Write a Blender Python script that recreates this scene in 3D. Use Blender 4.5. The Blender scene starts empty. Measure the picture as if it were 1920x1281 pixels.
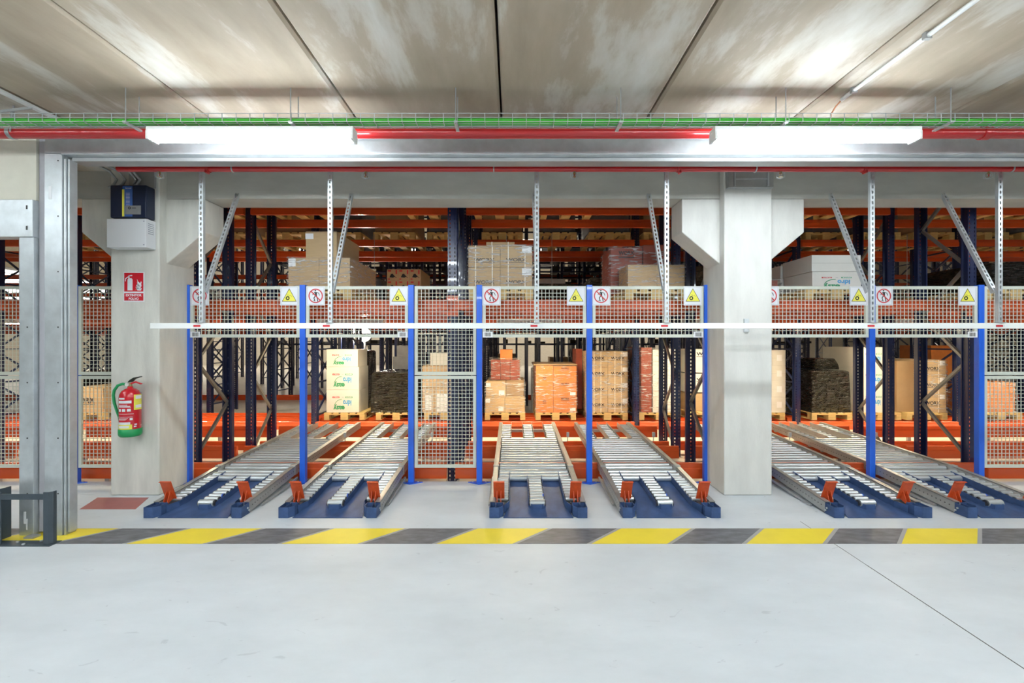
import bpy, math, random
from mathutils import Vector, Matrix
R = math.radians
SC = bpy.context.scene
COL = SC.collection
random.seed(7)

# ---------------------------------------------------------------- camera
F = 853.0          # focal length in pixels of the 1920 frame (16 mm lens)
CAMZ = 1.6
cd = bpy.data.cameras.new('camera'); cam = bpy.data.objects.new('camera', cd); COL.objects.link(cam)
cd.sensor_width = 36; cd.lens = F / 1920 * 36; cd.clip_end = 200; cd.shift_y = 2.5 / 1920; cd.shift_x = -1.0 / 1920
cam.location = (0, 0, CAMZ); cam.rotation_euler = (R(90), 0, 0)
SC.camera = cam
# ---------------------------------------------------------------- world and exposure
w = bpy.data.worlds.new('world'); SC.world = w; w.use_nodes = True
w.node_tree.nodes['Background'].inputs[0].default_value = (0.85, 0.92, 1.0, 1)
w.node_tree.nodes['Background'].inputs[1].default_value = 0.22
vs = SC.view_settings
vs.view_transform = 'Standard'; vs.look = 'None'; vs.gamma = 1.0; vs.use_curve_mapping = False
vs.exposure = 1.24
FRONT_LAMP = 26.0      # emission of the battens in the loading bay
AISLE_LAMP = 125.0      # emission of the battens in the rack aisle
HALL_LAMP = 8.0       # emission of the far hall lamps

def PX(px, Y): return (px - 960) * Y / F
def PZ(py, Y): return CAMZ + (643 - py) * Y / F

# ---------------------------------------------------------------- materials
def mat(name, col, rough=0.5, metal=0.0, noise=0.0, nscale=8.0, bump=0.0, bscale=60.0, stretch=(1, 1, 1), alpha=1.0, emit=None, spec=0.5, coat=0.0):
    m = bpy.data.materials.new(name); m.use_nodes = True
    nt = m.node_tree; b = nt.nodes['Principled BSDF']
    b.inputs['Base Color'].default_value = (*col, 1)
    b.inputs['Roughness'].default_value = rough; b.inputs['Metallic'].default_value = metal
    b.inputs['Specular IOR Level'].default_value = spec
    if coat: b.inputs['Coat Weight'].default_value = coat
    if alpha < 1: b.inputs['Alpha'].default_value = alpha
    if emit:
        b.inputs['Emission Color'].default_value = (*emit[0], 1); b.inputs['Emission Strength'].default_value = emit[1]
    tc = nt.nodes.new('ShaderNodeTexCoord'); mp = nt.nodes.new('ShaderNodeMapping')
    mp.inputs['Scale'].default_value = stretch
    nt.links.new(tc.outputs['Object'], mp.inputs[0])
    if noise > 0:
        n = nt.nodes.new('ShaderNodeTexNoise'); n.inputs['Scale'].default_value = nscale; n.inputs['Detail'].default_value = 5; n.inputs['Roughness'].default_value = 0.6
        nt.links.new(mp.outputs[0], n.inputs['Vector'])
        r = nt.nodes.new('ShaderNodeValToRGB')
        r.color_ramp.elements[0].position = 0.3; r.color_ramp.elements[1].position = 0.7
        r.color_ramp.elements[0].color = (*[c * (1 - noise) for c in col], 1)
        r.color_ramp.elements[1].color = (*[min(1, c * (1 + noise)) for c in col], 1)
        nt.links.new(n.outputs[0], r.inputs[0]); nt.links.new(r.outputs[0], b.inputs['Base Color'])
    if bump > 0:
        n2 = nt.nodes.new('ShaderNodeTexNoise'); n2.inputs['Scale'].default_value = bscale; n2.inputs['Detail'].default_value = 3
        nt.links.new(mp.outputs[0], n2.inputs['Vector'])
        bp = nt.nodes.new('ShaderNodeBump'); bp.inputs['Strength'].default_value = bump; bp.inputs['Distance'].default_value = 0.01
        nt.links.new(n2.outputs[0], bp.inputs['Height']); nt.links.new(bp.outputs[0], b.inputs['Normal'])
    return m

def ceiling_mat():
    m = bpy.data.materials.new('ceiling_concrete'); m.use_nodes = True; nt = m.node_tree; b = nt.nodes['Principled BSDF']
    b.inputs['Roughness'].default_value = 0.75
    tc = nt.nodes.new('ShaderNodeTexCoord')
    mp = nt.nodes.new('ShaderNodeMapping'); mp.inputs['Scale'].default_value = (1.9, 0.6, 1); nt.links.new(tc.outputs['Object'], mp.inputs[0])
    n1 = nt.nodes.new('ShaderNodeTexNoise'); n1.inputs['Scale'].default_value = 1.3; n1.inputs['Detail'].default_value = 9; n1.inputs['Roughness'].default_value = 0.62; n1.inputs['Distortion'].default_value = 0.15
    nt.links.new(mp.outputs[0], n1.inputs['Vector'])
    r1 = nt.nodes.new('ShaderNodeValToRGB'); e = r1.color_ramp.elements
    e[0].position = 0.30; e[0].color = (0.38, 0.31, 0.225, 1); e[1].position = 0.72; e[1].color = (0.72, 0.70, 0.65, 1)
    k = r1.color_ramp.elements.new(0.50); k.color = (0.46, 0.39, 0.30, 1)
    k = r1.color_ramp.elements.new(0.56); k.color = (0.58, 0.535, 0.46, 1)
    nt.links.new(n1.outputs[0], r1.inputs[0])
    mp2 = nt.nodes.new('ShaderNodeMapping'); mp2.inputs['Scale'].default_value = (4, 0.35, 1); nt.links.new(tc.outputs['Object'], mp2.inputs[0])
    n2 = nt.nodes.new('ShaderNodeTexNoise'); n2.inputs['Scale'].default_value = 1.0; n2.inputs['Detail'].default_value = 4
    nt.links.new(mp2.outputs[0], n2.inputs['Vector'])
    mx = nt.nodes.new('ShaderNodeMix'); mx.data_type = 'RGBA'; mx.blend_type = 'OVERLAY'; mx.inputs[0].default_value = 0.28
    nt.links.new(r1.outputs[0], mx.inputs[6]); nt.links.new(n2.outputs[0], mx.inputs[7])
    nt.links.new(mx.outputs[2], b.inputs['Base Color'])
    bp = nt.nodes.new('ShaderNodeBump'); bp.inputs['Strength'].default_value = 0.25; bp.inputs['Distance'].default_value = 0.01
    nt.links.new(n1.outputs[0], bp.inputs['Height']); nt.links.new(bp.outputs[0], b.inputs['Normal'])
    return m

def floor_mat():
    m = bpy.data.materials.new('floor_concrete'); m.use_nodes = True; nt = m.node_tree; b = nt.nodes['Principled BSDF']
    tc = nt.nodes.new('ShaderNodeTexCoord')
    mp = nt.nodes.new('ShaderNodeMapping'); mp.inputs['Scale'].default_value = (0.7, 1.4, 1); nt.links.new(tc.outputs['Object'], mp.inputs[0])
    n = nt.nodes.new('ShaderNodeTexNoise'); n.inputs['Scale'].default_value = 1.6; n.inputs['Detail'].default_value = 8; n.inputs['Roughness'].default_value = 0.65
    nt.links.new(mp.outputs[0], n.inputs['Vector'])
    r = nt.nodes.new('ShaderNodeValToRGB'); r.color_ramp.elements[0].position = 0.25; r.color_ramp.elements[1].position = 0.65
    r.color_ramp.elements[0].color = (0.52, 0.56, 0.59, 1); r.color_ramp.elements[1].color = (0.62, 0.665, 0.70, 1)
    nt.links.new(n.outputs[0], r.inputs[0])
    # thin hair scratches
    v = nt.nodes.new('ShaderNodeTexNoise'); v.inputs['Scale'].default_value = 5; v.inputs['Detail'].default_value = 3; v.inputs['Distortion'].default_value = 3
    nt.links.new(mp.outputs[0], v.inputs['Vector'])
    r2 = nt.nodes.new('ShaderNodeValToRGB'); r2.color_ramp.elements[0].position = 0.27; r2.color_ramp.elements[1].position = 0.30
    r2.color_ramp.elements[0].color = (0.86, 0.86, 0.87, 1); r2.color_ramp.elements[1].color = (1, 1, 1, 1)
    nt.links.new(v.outputs[0], r2.inputs[0])
    mx = nt.nodes.new('ShaderNodeMix'); mx.data_type = 'RGBA'; mx.blend_type = 'MULTIPLY'; mx.inputs[0].default_value = 1
    nt.links.new(r.outputs[0], mx.inputs[6]); nt.links.new(r2.outputs[0], mx.inputs[7]); nt.links.new(mx.outputs[2], b.inputs['Base Color'])
    b.inputs['Roughness'].default_value = 0.5; b.inputs['Specular IOR Level'].default_value = 0.35
    bp = nt.nodes.new('ShaderNodeBump'); bp.inputs['Strength'].default_value = 0.06; bp.inputs['Distance'].default_value = 0.02
    nt.links.new(n.outputs[0], bp.inputs['Height']); nt.links.new(bp.outputs[0], b.inputs['Normal'])
    return m

def film_mat(name, tint, base_alpha, streak_alpha, rough=0.16, dist=0.05, det=6):
    """stretch film: clear sheet with glossy crumpled streaks"""
    m = bpy.data.materials.new(name); m.use_nodes = True; nt = m.node_tree; b = nt.nodes['Principled BSDF']
    b.inputs['Base Color'].default_value = (*tint, 1); b.inputs['Roughness'].default_value = rough; b.inputs['Specular IOR Level'].default_value = 0.8
    tc = nt.nodes.new('ShaderNodeTexCoord'); mp = nt.nodes.new('ShaderNodeMapping'); mp.inputs['Scale'].default_value = (2.2, 2.2, 16); mp.inputs['Rotation'].default_value = (0, 0.22, 0)
    nt.links.new(tc.outputs['Object'], mp.inputs[0])
    n = nt.nodes.new('ShaderNodeTexNoise'); n.inputs['Scale'].default_value = 2.2; n.inputs['Detail'].default_value = det; n.inputs['Distortion'].default_value = 1.2
    nt.links.new(mp.outputs[0], n.inputs['Vector'])
    bp = nt.nodes.new('ShaderNodeBump'); bp.inputs['Strength'].default_value = 1.0; bp.inputs['Distance'].default_value = dist
    nt.links.new(n.outputs[0], bp.inputs['Height']); nt.links.new(bp.outputs[0], b.inputs['Normal'])
    r = nt.nodes.new('ShaderNodeValToRGB'); r.color_ramp.elements[0].position = 0.50; r.color_ramp.elements[1].position = 0.70
    r.color_ramp.elements[0].color = (base_alpha,) * 3 + (1,); r.color_ramp.elements[1].color = (streak_alpha,) * 3 + (1,)
    nt.links.new(n.outputs[0], r.inputs[0]); nt.links.new(r.outputs[0], b.inputs['Alpha'])
    return m

def upright_mat(name, col):
    """navy powder coat with a row of punched slots along the height"""
    m = mat(name, col, 0.28, 0.0, coat=0.4)
    nt = m.node_tree; b = nt.nodes['Principled BSDF']
    tc = nt.nodes.new('ShaderNodeTexCoord'); s = nt.nodes.new('ShaderNodeSeparateXYZ'); nt.links.new(tc.outputs['Object'], s.inputs[0])
    def M(op, a, bb=None):
        k = nt.nodes.new('ShaderNodeMath'); k.operation = op
        for i, x in enumerate((a, bb)):
            if x is None: continue
            if isinstance(x, (int, float)): k.inputs[i].default_value = x
            else: nt.links.new(x, k.inputs[i])
        return k.outputs[0]
    fz = M('FRACT', M('MULTIPLY', s.outputs[2], 20.0))
    inz = M('LESS_THAN', M('ABSOLUTE', M('SUBTRACT', fz, 0.5)), 0.25)
    ax = M('ABSOLUTE', s.outputs[0])
    inx = M('LESS_THAN', M('ABSOLUTE', M('SUBTRACT', ax, 0.030)), 0.0065)
    iny = M('LESS_THAN', M('ABSOLUTE', M('SUBTRACT', s.outputs[1], 0.035)), 0.007)
    onside = M('GREATER_THAN', ax, 0.051)
    hole = M('MULTIPLY', inz, M('MAXIMUM', M('MULTIPLY', inx, M('LESS_THAN', ax, 0.05)), M('MULTIPLY', iny, onside)))
    mx = nt.nodes.new('ShaderNodeMix'); mx.data_type = 'RGBA'; nt.links.new(hole, mx.inputs[0])
    mx.inputs[6].default_value = (*col, 1); mx.inputs[7].default_value = (0.004, 0.004, 0.006, 1)
    nt.links.new(mx.outputs[2], b.inputs['Base Color'])
    nt.links.new(M('SUBTRACT', 1.0, hole), b.inputs['Alpha'])
    return m

M = dict(
    ceiling=ceiling_mat(), floor=floor_mat(),
    rackfloor=mat('rack_floor', (0.62, 0.58, 0.50), 0.45, noise=0.12, nscale=3),
    concrete=mat('column_concrete', (0.64, 0.635, 0.60), 0.7, noise=0.09, nscale=2.6, bump=0.12, bscale=40, stretch=(2, 2, 0.6)),
    beamconc=mat('beam_concrete', (0.50, 0.50, 0.46), 0.75, noise=0.12, nscale=2.4, bump=0.12, stretch=(0.6, 1, 2)),
    oldconc=mat('stained_concrete', (0.66, 0.655, 0.60), 0.75, noise=0.13, nscale=2.2, bump=0.15, stretch=(3, 3, 0.6)),
    wall=mat('plaster_beige', (0.66, 0.64, 0.54), 0.8, noise=0.04),
    hallwall=mat('hall_cladding', (0.55, 0.50, 0.41), 0.7, noise=0.06),
    galv=mat('galvanised_steel', (0.56, 0.60, 0.62), 0.36, 0.55, noise=0.12, nscale=7, bump=0.03, bscale=14),
    galvdull=mat('dull_galvanised_steel', (0.40, 0.41, 0.41), 0.45, 0.5, noise=0.1, nscale=6),
    violet=mat('grey_jamb_paint', (0.42, 0.42, 0.45), 0.5, noise=0.05),
    zinc=mat('zinc_roller', (0.60, 0.64, 0.655), 0.25, 0.55, noise=0.05, nscale=12),
    rollerend=mat('roller_end_cap', (0.03, 0.03, 0.035), 0.5),
    blueroll=mat('blue_roller_cap', (0.02, 0.09, 0.5), 0.4),
    rail=mat('conveyor_rail_steel', (0.38, 0.385, 0.375), 0.38, 0.5, noise=0.12, nscale=9),
    blue=mat('blue_post_paint', (0.016, 0.13, 0.72), 0.35, coat=0.3),
    navy=upright_mat('navy_upright_paint', (0.008, 0.016, 0.066)),
    navyp=mat('navy_paint', (0.012, 0.022, 0.075), 0.3, coat=0.3),
    tray=mat('navy_tray_paint', (0.045, 0.085, 0.20), 0.5, noise=0.3, nscale=7, stretch=(1, 0.6, 1), spec=0.25),
    orange=mat('orange_beam_paint', (0.70, 0.10, 0.02), 0.34, coat=0.3),
    stopper=mat('orange_stopper_paint', (0.62, 0.085, 0.02), 0.4, noise=0.15, nscale=20),
    brace=mat('brace_steel', (0.22, 0.215, 0.20), 0.42, 0.5),
    redpipe=mat('red_pipe_paint', (0.52, 0.015, 0.018), 0.28, coat=0.4),
    green=mat('green_cable', (0.06, 0.50, 0.04), 0.5),
    white=mat('white_paint', (0.82, 0.84, 0.82), 0.45),
    mesh=mat('pale_mesh_paint', (0.60, 0.63, 0.55), 0.45),
    signwhite=mat('sign_white', (0.78, 0.80, 0.84), 0.4),
    signred=mat('sign_red', (0.62, 0.035, 0.045), 0.4),
    firered=mat('fire_sign_red', (0.60, 0.006, 0.02), 0.4),
    yellow=mat('sign_yellow', (0.86, 0.80, 0.10), 0.4),
    black=mat('black_print', (0.012, 0.012, 0.014), 0.5),
    greyprint=mat('grey_print', (0.10, 0.09, 0.08), 0.6),
    lineprint=mat('thin_grey_line', (0.25, 0.27, 0.33), 0.5),
    guard=mat('slate_guard_paint', (0.048, 0.066, 0.082), 0.42, noise=0.12, nscale=10),
    carton=mat('brown_carton', (0.50, 0.355, 0.195), 0.7, noise=0.05, nscale=5, stretch=(1, 1, 9)),
    cartondark=mat('dark_brown_carton', (0.33, 0.22, 0.12), 0.7, noise=0.06, nscale=5),
    cartonwhite=mat('white_carton', (0.68, 0.68, 0.64), 0.5, noise=0.03, nscale=4),
    cartonorange=mat('orange_carton', (0.62, 0.20, 0.04), 0.55, noise=0.12, nscale=6),
    cartonred=mat('rust_carton', (0.30, 0.055, 0.028), 0.5, noise=0.15, nscale=6),
    tape=mat('cream_strap', (0.80, 0.77, 0.68), 0.5),
    label=mat('paper_label', (0.80, 0.82, 0.84), 0.6),
    film=film_mat('clear_film', (0.93, 0.94, 0.95), 0.05, 0.7),
    blackfilm=film_mat('black_film', (0.008, 0.0075, 0.007), 1.0, 1.0, 0.13, 0.16, 1.5),
    greyfilm=mat('grey_plastic_cover', (0.10, 0.105, 0.12), 0.4, noise=0.2, nscale=6, bump=0.4, bscale=8),
    wood=mat('pallet_wood', (0.62, 0.45, 0.19), 0.7, noise=0.18, nscale=5, stretch=(1, 1, 6)),
    floory=mat('yellow_floor_paint', (0.82, 0.66, 0.045), 0.5, noise=0.04, nscale=5),
    floork=mat('worn_black_floor_paint', (0.135, 0.14, 0.155), 0.5, noise=0.35, nscale=7, stretch=(1, 3, 1)),
    floorg=mat('grey_floor_edging', (0.36, 0.36, 0.35), 0.6),
    floorr=mat('red_floor_paint', (0.36, 0.12, 0.11), 0.55, noise=0.1, nscale=6),
    joint=mat('saw_cut', (0.12, 0.12, 0.12), 0.8),
    exred=mat('extinguisher_red', (0.60, 0.012, 0.025), 0.2, coat=0.6),
    exgreen=mat('extinguisher_green', (0.008, 0.33, 0.10), 0.4),
    exblack=mat('extinguisher_black', (0.02, 0.03, 0.02), 0.35),
    brass=mat('brass', (0.55, 0.40, 0.2), 0.3, 0.9),
    gauge=mat('gauge_face', (0.75, 0.75, 0.7), 0.3),
    boxnavy=mat('charger_navy', (0.012, 0.02, 0.05), 0.4),
    boxblue=mat('charger_blue_panel', (0.05, 0.13, 0.42), 0.4),
    boxwhite=mat('cabinet_white', (0.72, 0.74, 0.76), 0.4),
    copper=mat('copper_tube', (0.45, 0.20, 0.10), 0.4, 0.4),
    idblue=mat('light_blue_print', (0.07, 0.36, 0.70), 0.5),
    idgreen=mat('green_print', (0.02, 0.30, 0.12), 0.5),
    idred=mat('red_print', (0.58, 0.03, 0.03), 0.5),
    glass=mat('sprinkler_glass', (0.7, 0.7, 0.68), 0.15, 0.3, alpha=0.6),
    tube=mat('lamp_diffuser', (0.9, 0.9, 0.9), 0.4, emit=((0.86, 0.945, 1.0), FRONT_LAMP)),
    aisletube=mat('aisle_lamp_diffuser', (0.9, 0.9, 0.9), 0.4, emit=((1.0, 0.83, 0.54), AISLE_LAMP)),
    halltube=mat('hall_lamp_diffuser', (0.9, 0.9, 0.9), 0.4, emit=((1.0, 0.93, 0.82), HALL_LAMP)),
    sky=mat('daylight_louvre', (0.9, 0.9, 0.9), 0.5, emit=((1.0, 0.97, 0.92), 5.0)),
)

# ---------------------------------------------------------------- mesh building
class MB:
    def __init__(s): s.v = []; s.f = []; s.sm = []
    def add(s, vs_, fs, smooth=False):
        n = len(s.v); s.v += [tuple(p) for p in vs_]; s.f += [tuple(i + n for i in f) for f in fs]; s.sm += [smooth] * len(fs); return s
    def box(s, x0, x1, y0, y1, z0, z1):
        if x0 > x1: x0, x1 = x1, x0
        if y0 > y1: y0, y1 = y1, y0
        if z0 > z1: z0, z1 = z1, z0
        return s.add([(x0, y0, z0), (x1, y0, z0), (x1, y1, z0), (x0, y1, z0), (x0, y0, z1), (x1, y0, z1), (x1, y1, z1), (x0, y1, z1)],
                     [(3, 2, 1, 0), (4, 5, 6, 7), (0, 1, 5, 4), (1, 2, 6, 5), (2, 3, 7, 6), (3, 0, 4, 7)])
    def prism_xz(s, pts, y0, y1):        # outline in x,z extruded along y
        n = len(pts); V = [(x, y0, z) for x, z in pts] + [(x, y1, z) for x, z in pts]
        return s.add(V, [tuple(range(n)), tuple(range(2 * n - 1, n - 1, -1))] + [(i, i + n, (i + 1) % n + n, (i + 1) % n) for i in range(n)])
    def prism_xy(s, pts, z0, z1):
        n = len(pts); V = [(x, y, z0) for x, y in pts] + [(x, y, z1) for x, y in pts]
        return s.add(V, [tuple(range(n - 1, -1, -1)), tuple(range(n, 2 * n))] + [(i, (i + 1) % n, (i + 1) % n + n, i + n) for i in range(n)])
    def prism_yz(s, pts, x0, x1):
        n = len(pts); V = [(x0, y, z) for y, z in pts] + [(x1, y, z) for y, z in pts]
        return s.add(V, [tuple(range(n - 1, -1, -1)), tuple(range(n, 2 * n))] + [(i, (i + 1) % n, (i + 1) % n + n, i + n) for i in range(n)])
    def bar(s, p0, p1, wx, wy, up=(0, 0, 1)):   # rectangular bar
        p0 = Vector(p0); p1 = Vector(p1); d = (p1 - p0).normalized(); u = Vector(up)
        if abs(d.dot(u)) > .98: u = Vector((0, 1, 0))
        a = d.cross(u).normalized(); b = a.cross(d).normalized(); a *= wx / 2; b *= wy / 2
        V = [p + q for p in (p0, p1) for q in (-a - b, a - b, a + b, -a + b)]
        return s.add(V, [(3, 2, 1, 0), (4, 5, 6, 7), (0, 1, 5, 4), (1, 2, 6, 5), (2, 3, 7, 6), (3, 0, 4, 7)])
    def cyl(s, p0, p1, r, n=12, r1=None, caps=True):
        p0 = Vector(p0); p1 = Vector(p1); r1 = r if r1 is None else r1; d = (p1 - p0).normalized()
        u = Vector((0, 0, 1)) if abs(d.z) < .9 else Vector((1, 0, 0)); a = d.cross(u).normalized(); b = d.cross(a).normalized()
        V = []
        for p, rr in ((p0, r), (p1, r1)):
            for i in range(n):
                t = 2 * math.pi * i / n; V.append(p + (a * math.cos(t) + b * math.sin(t)) * rr)
        s.add(V, [(i, (i + 1) % n, (i + 1) % n + n, i + n) for i in range(n)], True)
        if caps: s.add(V, [tuple(range(n - 1, -1, -1)), tuple(range(n, 2 * n))])
        return s
    def tube(s, pts, r, n=8):
        pts = [Vector(p) for p in pts]; V = []; prev = None
        for i, p in enumerate(pts):
            d = (pts[min(i + 1, len(pts) - 1)] - pts[max(i - 1, 0)]).normalized()
            if prev is None:
                u = Vector((0, 0, 1)) if abs(d.z) < .9 else Vector((1, 0, 0)); a = d.cross(u).normalized()
            else: a = (prev - d * prev.dot(d)).normalized()
            prev = a; b = d.cross(a)
            for k in range(n):
                t = 2 * math.pi * k / n; V.append(p + (a * math.cos(t) + b * math.sin(t)) * r)
        fs = [(j * n + i, j * n + (i + 1) % n, (j + 1) * n + (i + 1) % n, (j + 1) * n + i) for j in range(len(pts) - 1) for i in range(n)]
        s.add(V, fs, True); m = (len(pts) - 1) * n
        return s.add(V, [tuple(range(n - 1, -1, -1)), tuple(range(m, m + n))])
    def lathe(s, prof, c=(0, 0, 0), n=28):      # prof = [(r,z)...]
        V = [(c[0] + r * math.cos(2 * math.pi * i / n), c[1] + r * math.sin(2 * math.pi * i / n), c[2] + z) for r, z in prof for i in range(n)]
        fs = [(j * n + i, j * n + (i + 1) % n, (j + 1) * n + (i + 1) % n, (j + 1) * n + i) for j in range(len(prof) - 1) for i in range(n)]
        return s.add(V, fs, True)
    def patch(s, c, r, a0, a1, z0, z1, n=8):    # curved sticker on a cylinder; angles from -y axis
        V = []
        for z in (z0, z1):
            for i in range(n + 1):
                a = a0 + (a1 - a0) * i / n; V.append((c[0] + r * math.sin(a), c[1] - r * math.cos(a), z))
        return s.add(V, [(i, i + 1, n + 2 + i, n + 1 + i) for i in range(n)], True)
    def disc(s, cx, cz, r, y, n=24, r_in=0.0, th=0.001):   # disc or ring facing -y
        if r_in <= 0:
            return s.prism_xz([(cx + r * math.cos(2 * math.pi * i / n), cz + r * math.sin(2 * math.pi * i / n)) for i in range(n)], y, y + th)
        V = []
        for yy in (y, y + th):
            for rr in (r, r_in):
                V += [(cx + rr * math.cos(2 * math.pi * i / n), yy, cz + rr * math.sin(2 * math.pi * i / n)) for i in range(n)]
        fs = []
        for i in range(n):
            j = (i + 1) % n
            fs += [(i, j, n + j, n + i), (2 * n + j, 2 * n + i, 3 * n + i, 3 * n + j), (i, 2 * n + i, 2 * n + j, j), (n + j, 3 * n + j, 3 * n + i, n + i)]
        return s.add(V, fs)
    def line(s, pts, wd, y, th=0.001):          # flat polyline facing -y
        for (x0, z0), (x1, z1) in zip(pts[:-1], pts[1:]):
            dx, dz = x1 - x0, z1 - z0; L = math.hypot(dx, dz) or 1; nx, nz = -dz / L * wd / 2, dx / L * wd / 2; ex, ez = dx / L * wd * .35, dz / L * wd * .35
            s.prism_xz([(x0 - nx - ex, z0 - nz - ez), (x1 - nx + ex, z1 - nz + ez), (x1 + nx + ex, z1 + nz + ez), (x0 + nx - ex, z0 + nz - ez)], y, y + th)
        return s
    def mesh(s, name):
        me = bpy.data.meshes.new(name); me.from_pydata(s.v, [], s.f); me.update()
        me.polygons.foreach_set('use_smooth', s.sm)
        return me

def obj(name, mb, m, parent=None, loc=None, bevel=0.0, label=None):
    me = mb.mesh(name) if isinstance(mb, MB) else mb
    if m is not None and not me.materials: me.materials.append(m)
    o = bpy.data.objects.new(name, me); COL.objects.link(o)
    if parent is not None: o.parent = parent
    if loc is not None: o.location = loc
    if bevel > 0:
        b = o.modifiers.new('bevel', 'BEVEL'); b.width = bevel; b.segments = 2; b.limit_method = 'ANGLE'
    if label: o['label'] = label
    return o

def tag(o, label, cat, group=None):
    o['label'] = label; o['category'] = cat
    if group: o['group'] = group
    return o

def thing(name, label, cat, loc=(0, 0, 0), group=None):
    o = bpy.data.objects.new(name, None); COL.objects.link(o); o.location = loc; o.empty_display_size = 0.1
    return tag(o, label, cat, group)

def struct(name, mb, m, bevel=0.0):
    o = obj(name, mb, m, bevel=bevel); o['kind'] = 'structure'; return o

_text = {}
def text_mesh(txt, bold=False):
    """flat lettering, height of capitals = 1, origin centre, lying in x,z facing -y"""
    if (txt, bold) in _text: return _text[(txt, bold)]
    cu = bpy.data.curves.new('lettering', 'FONT'); cu.body = txt; cu.size = 1.0; cu.align_x = 'CENTER'; cu.align_y = 'CENTER'; cu.resolution_u = 3
    cu.offset = 0.035 if bold else 0.0; cu.extrude = 0.0
    o = bpy.data.objects.new('lettering_source', cu); COL.objects.link(o)
    dg = bpy.context.evaluated_depsgraph_get(); me = bpy.data.meshes.new_from_object(o.evaluated_get(dg))
    vs_ = [v.co.copy() for v in me.vertices]; fs = [tuple(p.vertices) for p in me.polygons]
    bpy.data.objects.remove(o); bpy.data.curves.remove(cu); bpy.data.meshes.remove(me)
    xs = [v.x for v in vs_]; ys = [v.y for v in vs_]
    cx, cy = (min(xs) + max(xs)) / 2, (min(ys) + max(ys)) / 2; W, H = max(xs) - min(xs), max(ys) - min(ys)
    _text[(txt, bold)] = ([((v.x - cx) / W, (v.y - cy) / H) for v in vs_], fs); return _text[(txt, bold)]

def letter(mb, txt, cx, cz, wd, ht, y, flip=False, bold=False, side=None):
    V, fs = text_mesh(txt, bold); sg = -1 if flip else 1
    if side is None: mb.add([(cx + sg * a * wd, y, cz + sg * b * ht) for a, b in V], fs)
    else: mb.add([(y, cx + sg * a * wd, cz + sg * b * ht) for a, b in V], fs)
    return mb

NTH = ['first', 'second', 'third', 'fourth', 'fifth', 'sixth', 'seventh', 'eighth', 'ninth', 'tenth', 'eleventh', 'twelfth', 'thirteenth', 'fourteenth', 'fifteenth', 'sixteenth', 'seventeenth', 'eighteenth', 'nineteenth', 'twentieth', 'twenty-first', 'twenty-second', 'twenty-third', 'twenty-fourth']

CEIL = 3.44
YF = 5.25           # the front slab ends here, under the fence
ZR = -0.08          # floor level inside the racking
XL = [-0.727 + 3.142 * k for k in range(-7, 8)]      # rack frame lines

# ================================================================ structure
struct('floor', MB().box(-16, 16, -11, YF, -0.3, 0), M['floor'])
struct('floor_rack_area', MB().box(-30, 30, YF, 34, -0.4, ZR), M['rackfloor']).name = 'floor_rear'
c = MB()
jx = [-1.294 + 1.202 * k for k in range(-12, 14)]
for a, b in zip(jx[:-1], jx[1:]):
    c.prism_xz([(a + .008, CEIL + .018), (a + .026, CEIL), (b - .026, CEIL), (b - .008, CEIL + .018), (b - .008, CEIL + .2), (a + .008, CEIL + .2)], -11, 5.2)
struct('ceiling', c, M['ceiling'])
struct('ceiling_topping', MB().box(-16, 16, -11, 5.2, CEIL + .2, CEIL + .26), M['joint']).name = 'ceiling_rear'
struct('wall_rear', MB().box(-16, 16, -11.2, -11, -.3, CEIL + .26), M['wall'])
struct('wall_right', MB().box(16, 16.2, -11.2, 5.2, -.3, CEIL + .26), M['wall'])
struct('wall_west', MB().box(-16.2, -16, -11.2, 5.2, -.3, CEIL + .26), M['wall']).name = 'wall_left'
# the rack hall
struct('wall_back', MB().box(-30, 30, 34, 34.2, -.4, 9.2), M['hallwall'])
struct('wall_hall_left', MB().box(-30.2, -30, 5, 34, -.4, 9.2), M['hallwall'])
struct('wall_hall_right', MB().box(30, 30.2, 5, 34, -.4, 9.2), M['hallwall'])
struct('ceiling_hall', MB().box(-30, 30, 5, 34, 9.2, 9.4), M['hallwall'])
struct('wall_above', MB().box(-30, 30, 5.0, 5.2, 3.71, 9.2), M['hallwall'])
# daylight louvres in the hall's left wall
wn = struct('window_1', MB().box(-29.99, -29.90, 24.8, 33.7, 4.1, 6.1), M['galvdull'])
g = MB()
for k in range(8): z = 4.3 + .22 * k; g.box(-29.89, -29.86, 25, 33.5, z - .06, z + .06)
obj('louvre', g, M['sky'], wn)

# floor saw cuts
g = MB(); y0, y1 = 1.6 / (1255 - 643) * F, 1.6 / (1060 - 643) * F
g.bar((PX(1920, y0), y0, .0008), (PX(1624, y1), y1, .0008), .006, .0012)
xa, xb = PX(1920, y0), PX(1624, y1); sl = (xb - xa) / (y1 - y0)
g.bar((xa - sl * 6, y0 - 6, .0008), (xa, y0, .0008), .006, .0012)
g.bar((xb, y1, .0008), (xb + sl * .8, y1 + .8, .0008), .0035, .0012)
tag(obj('floor_joint', g, M['joint']), 'thin saw-cut joint running diagonally across the grey floor at right', 'joint')

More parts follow.
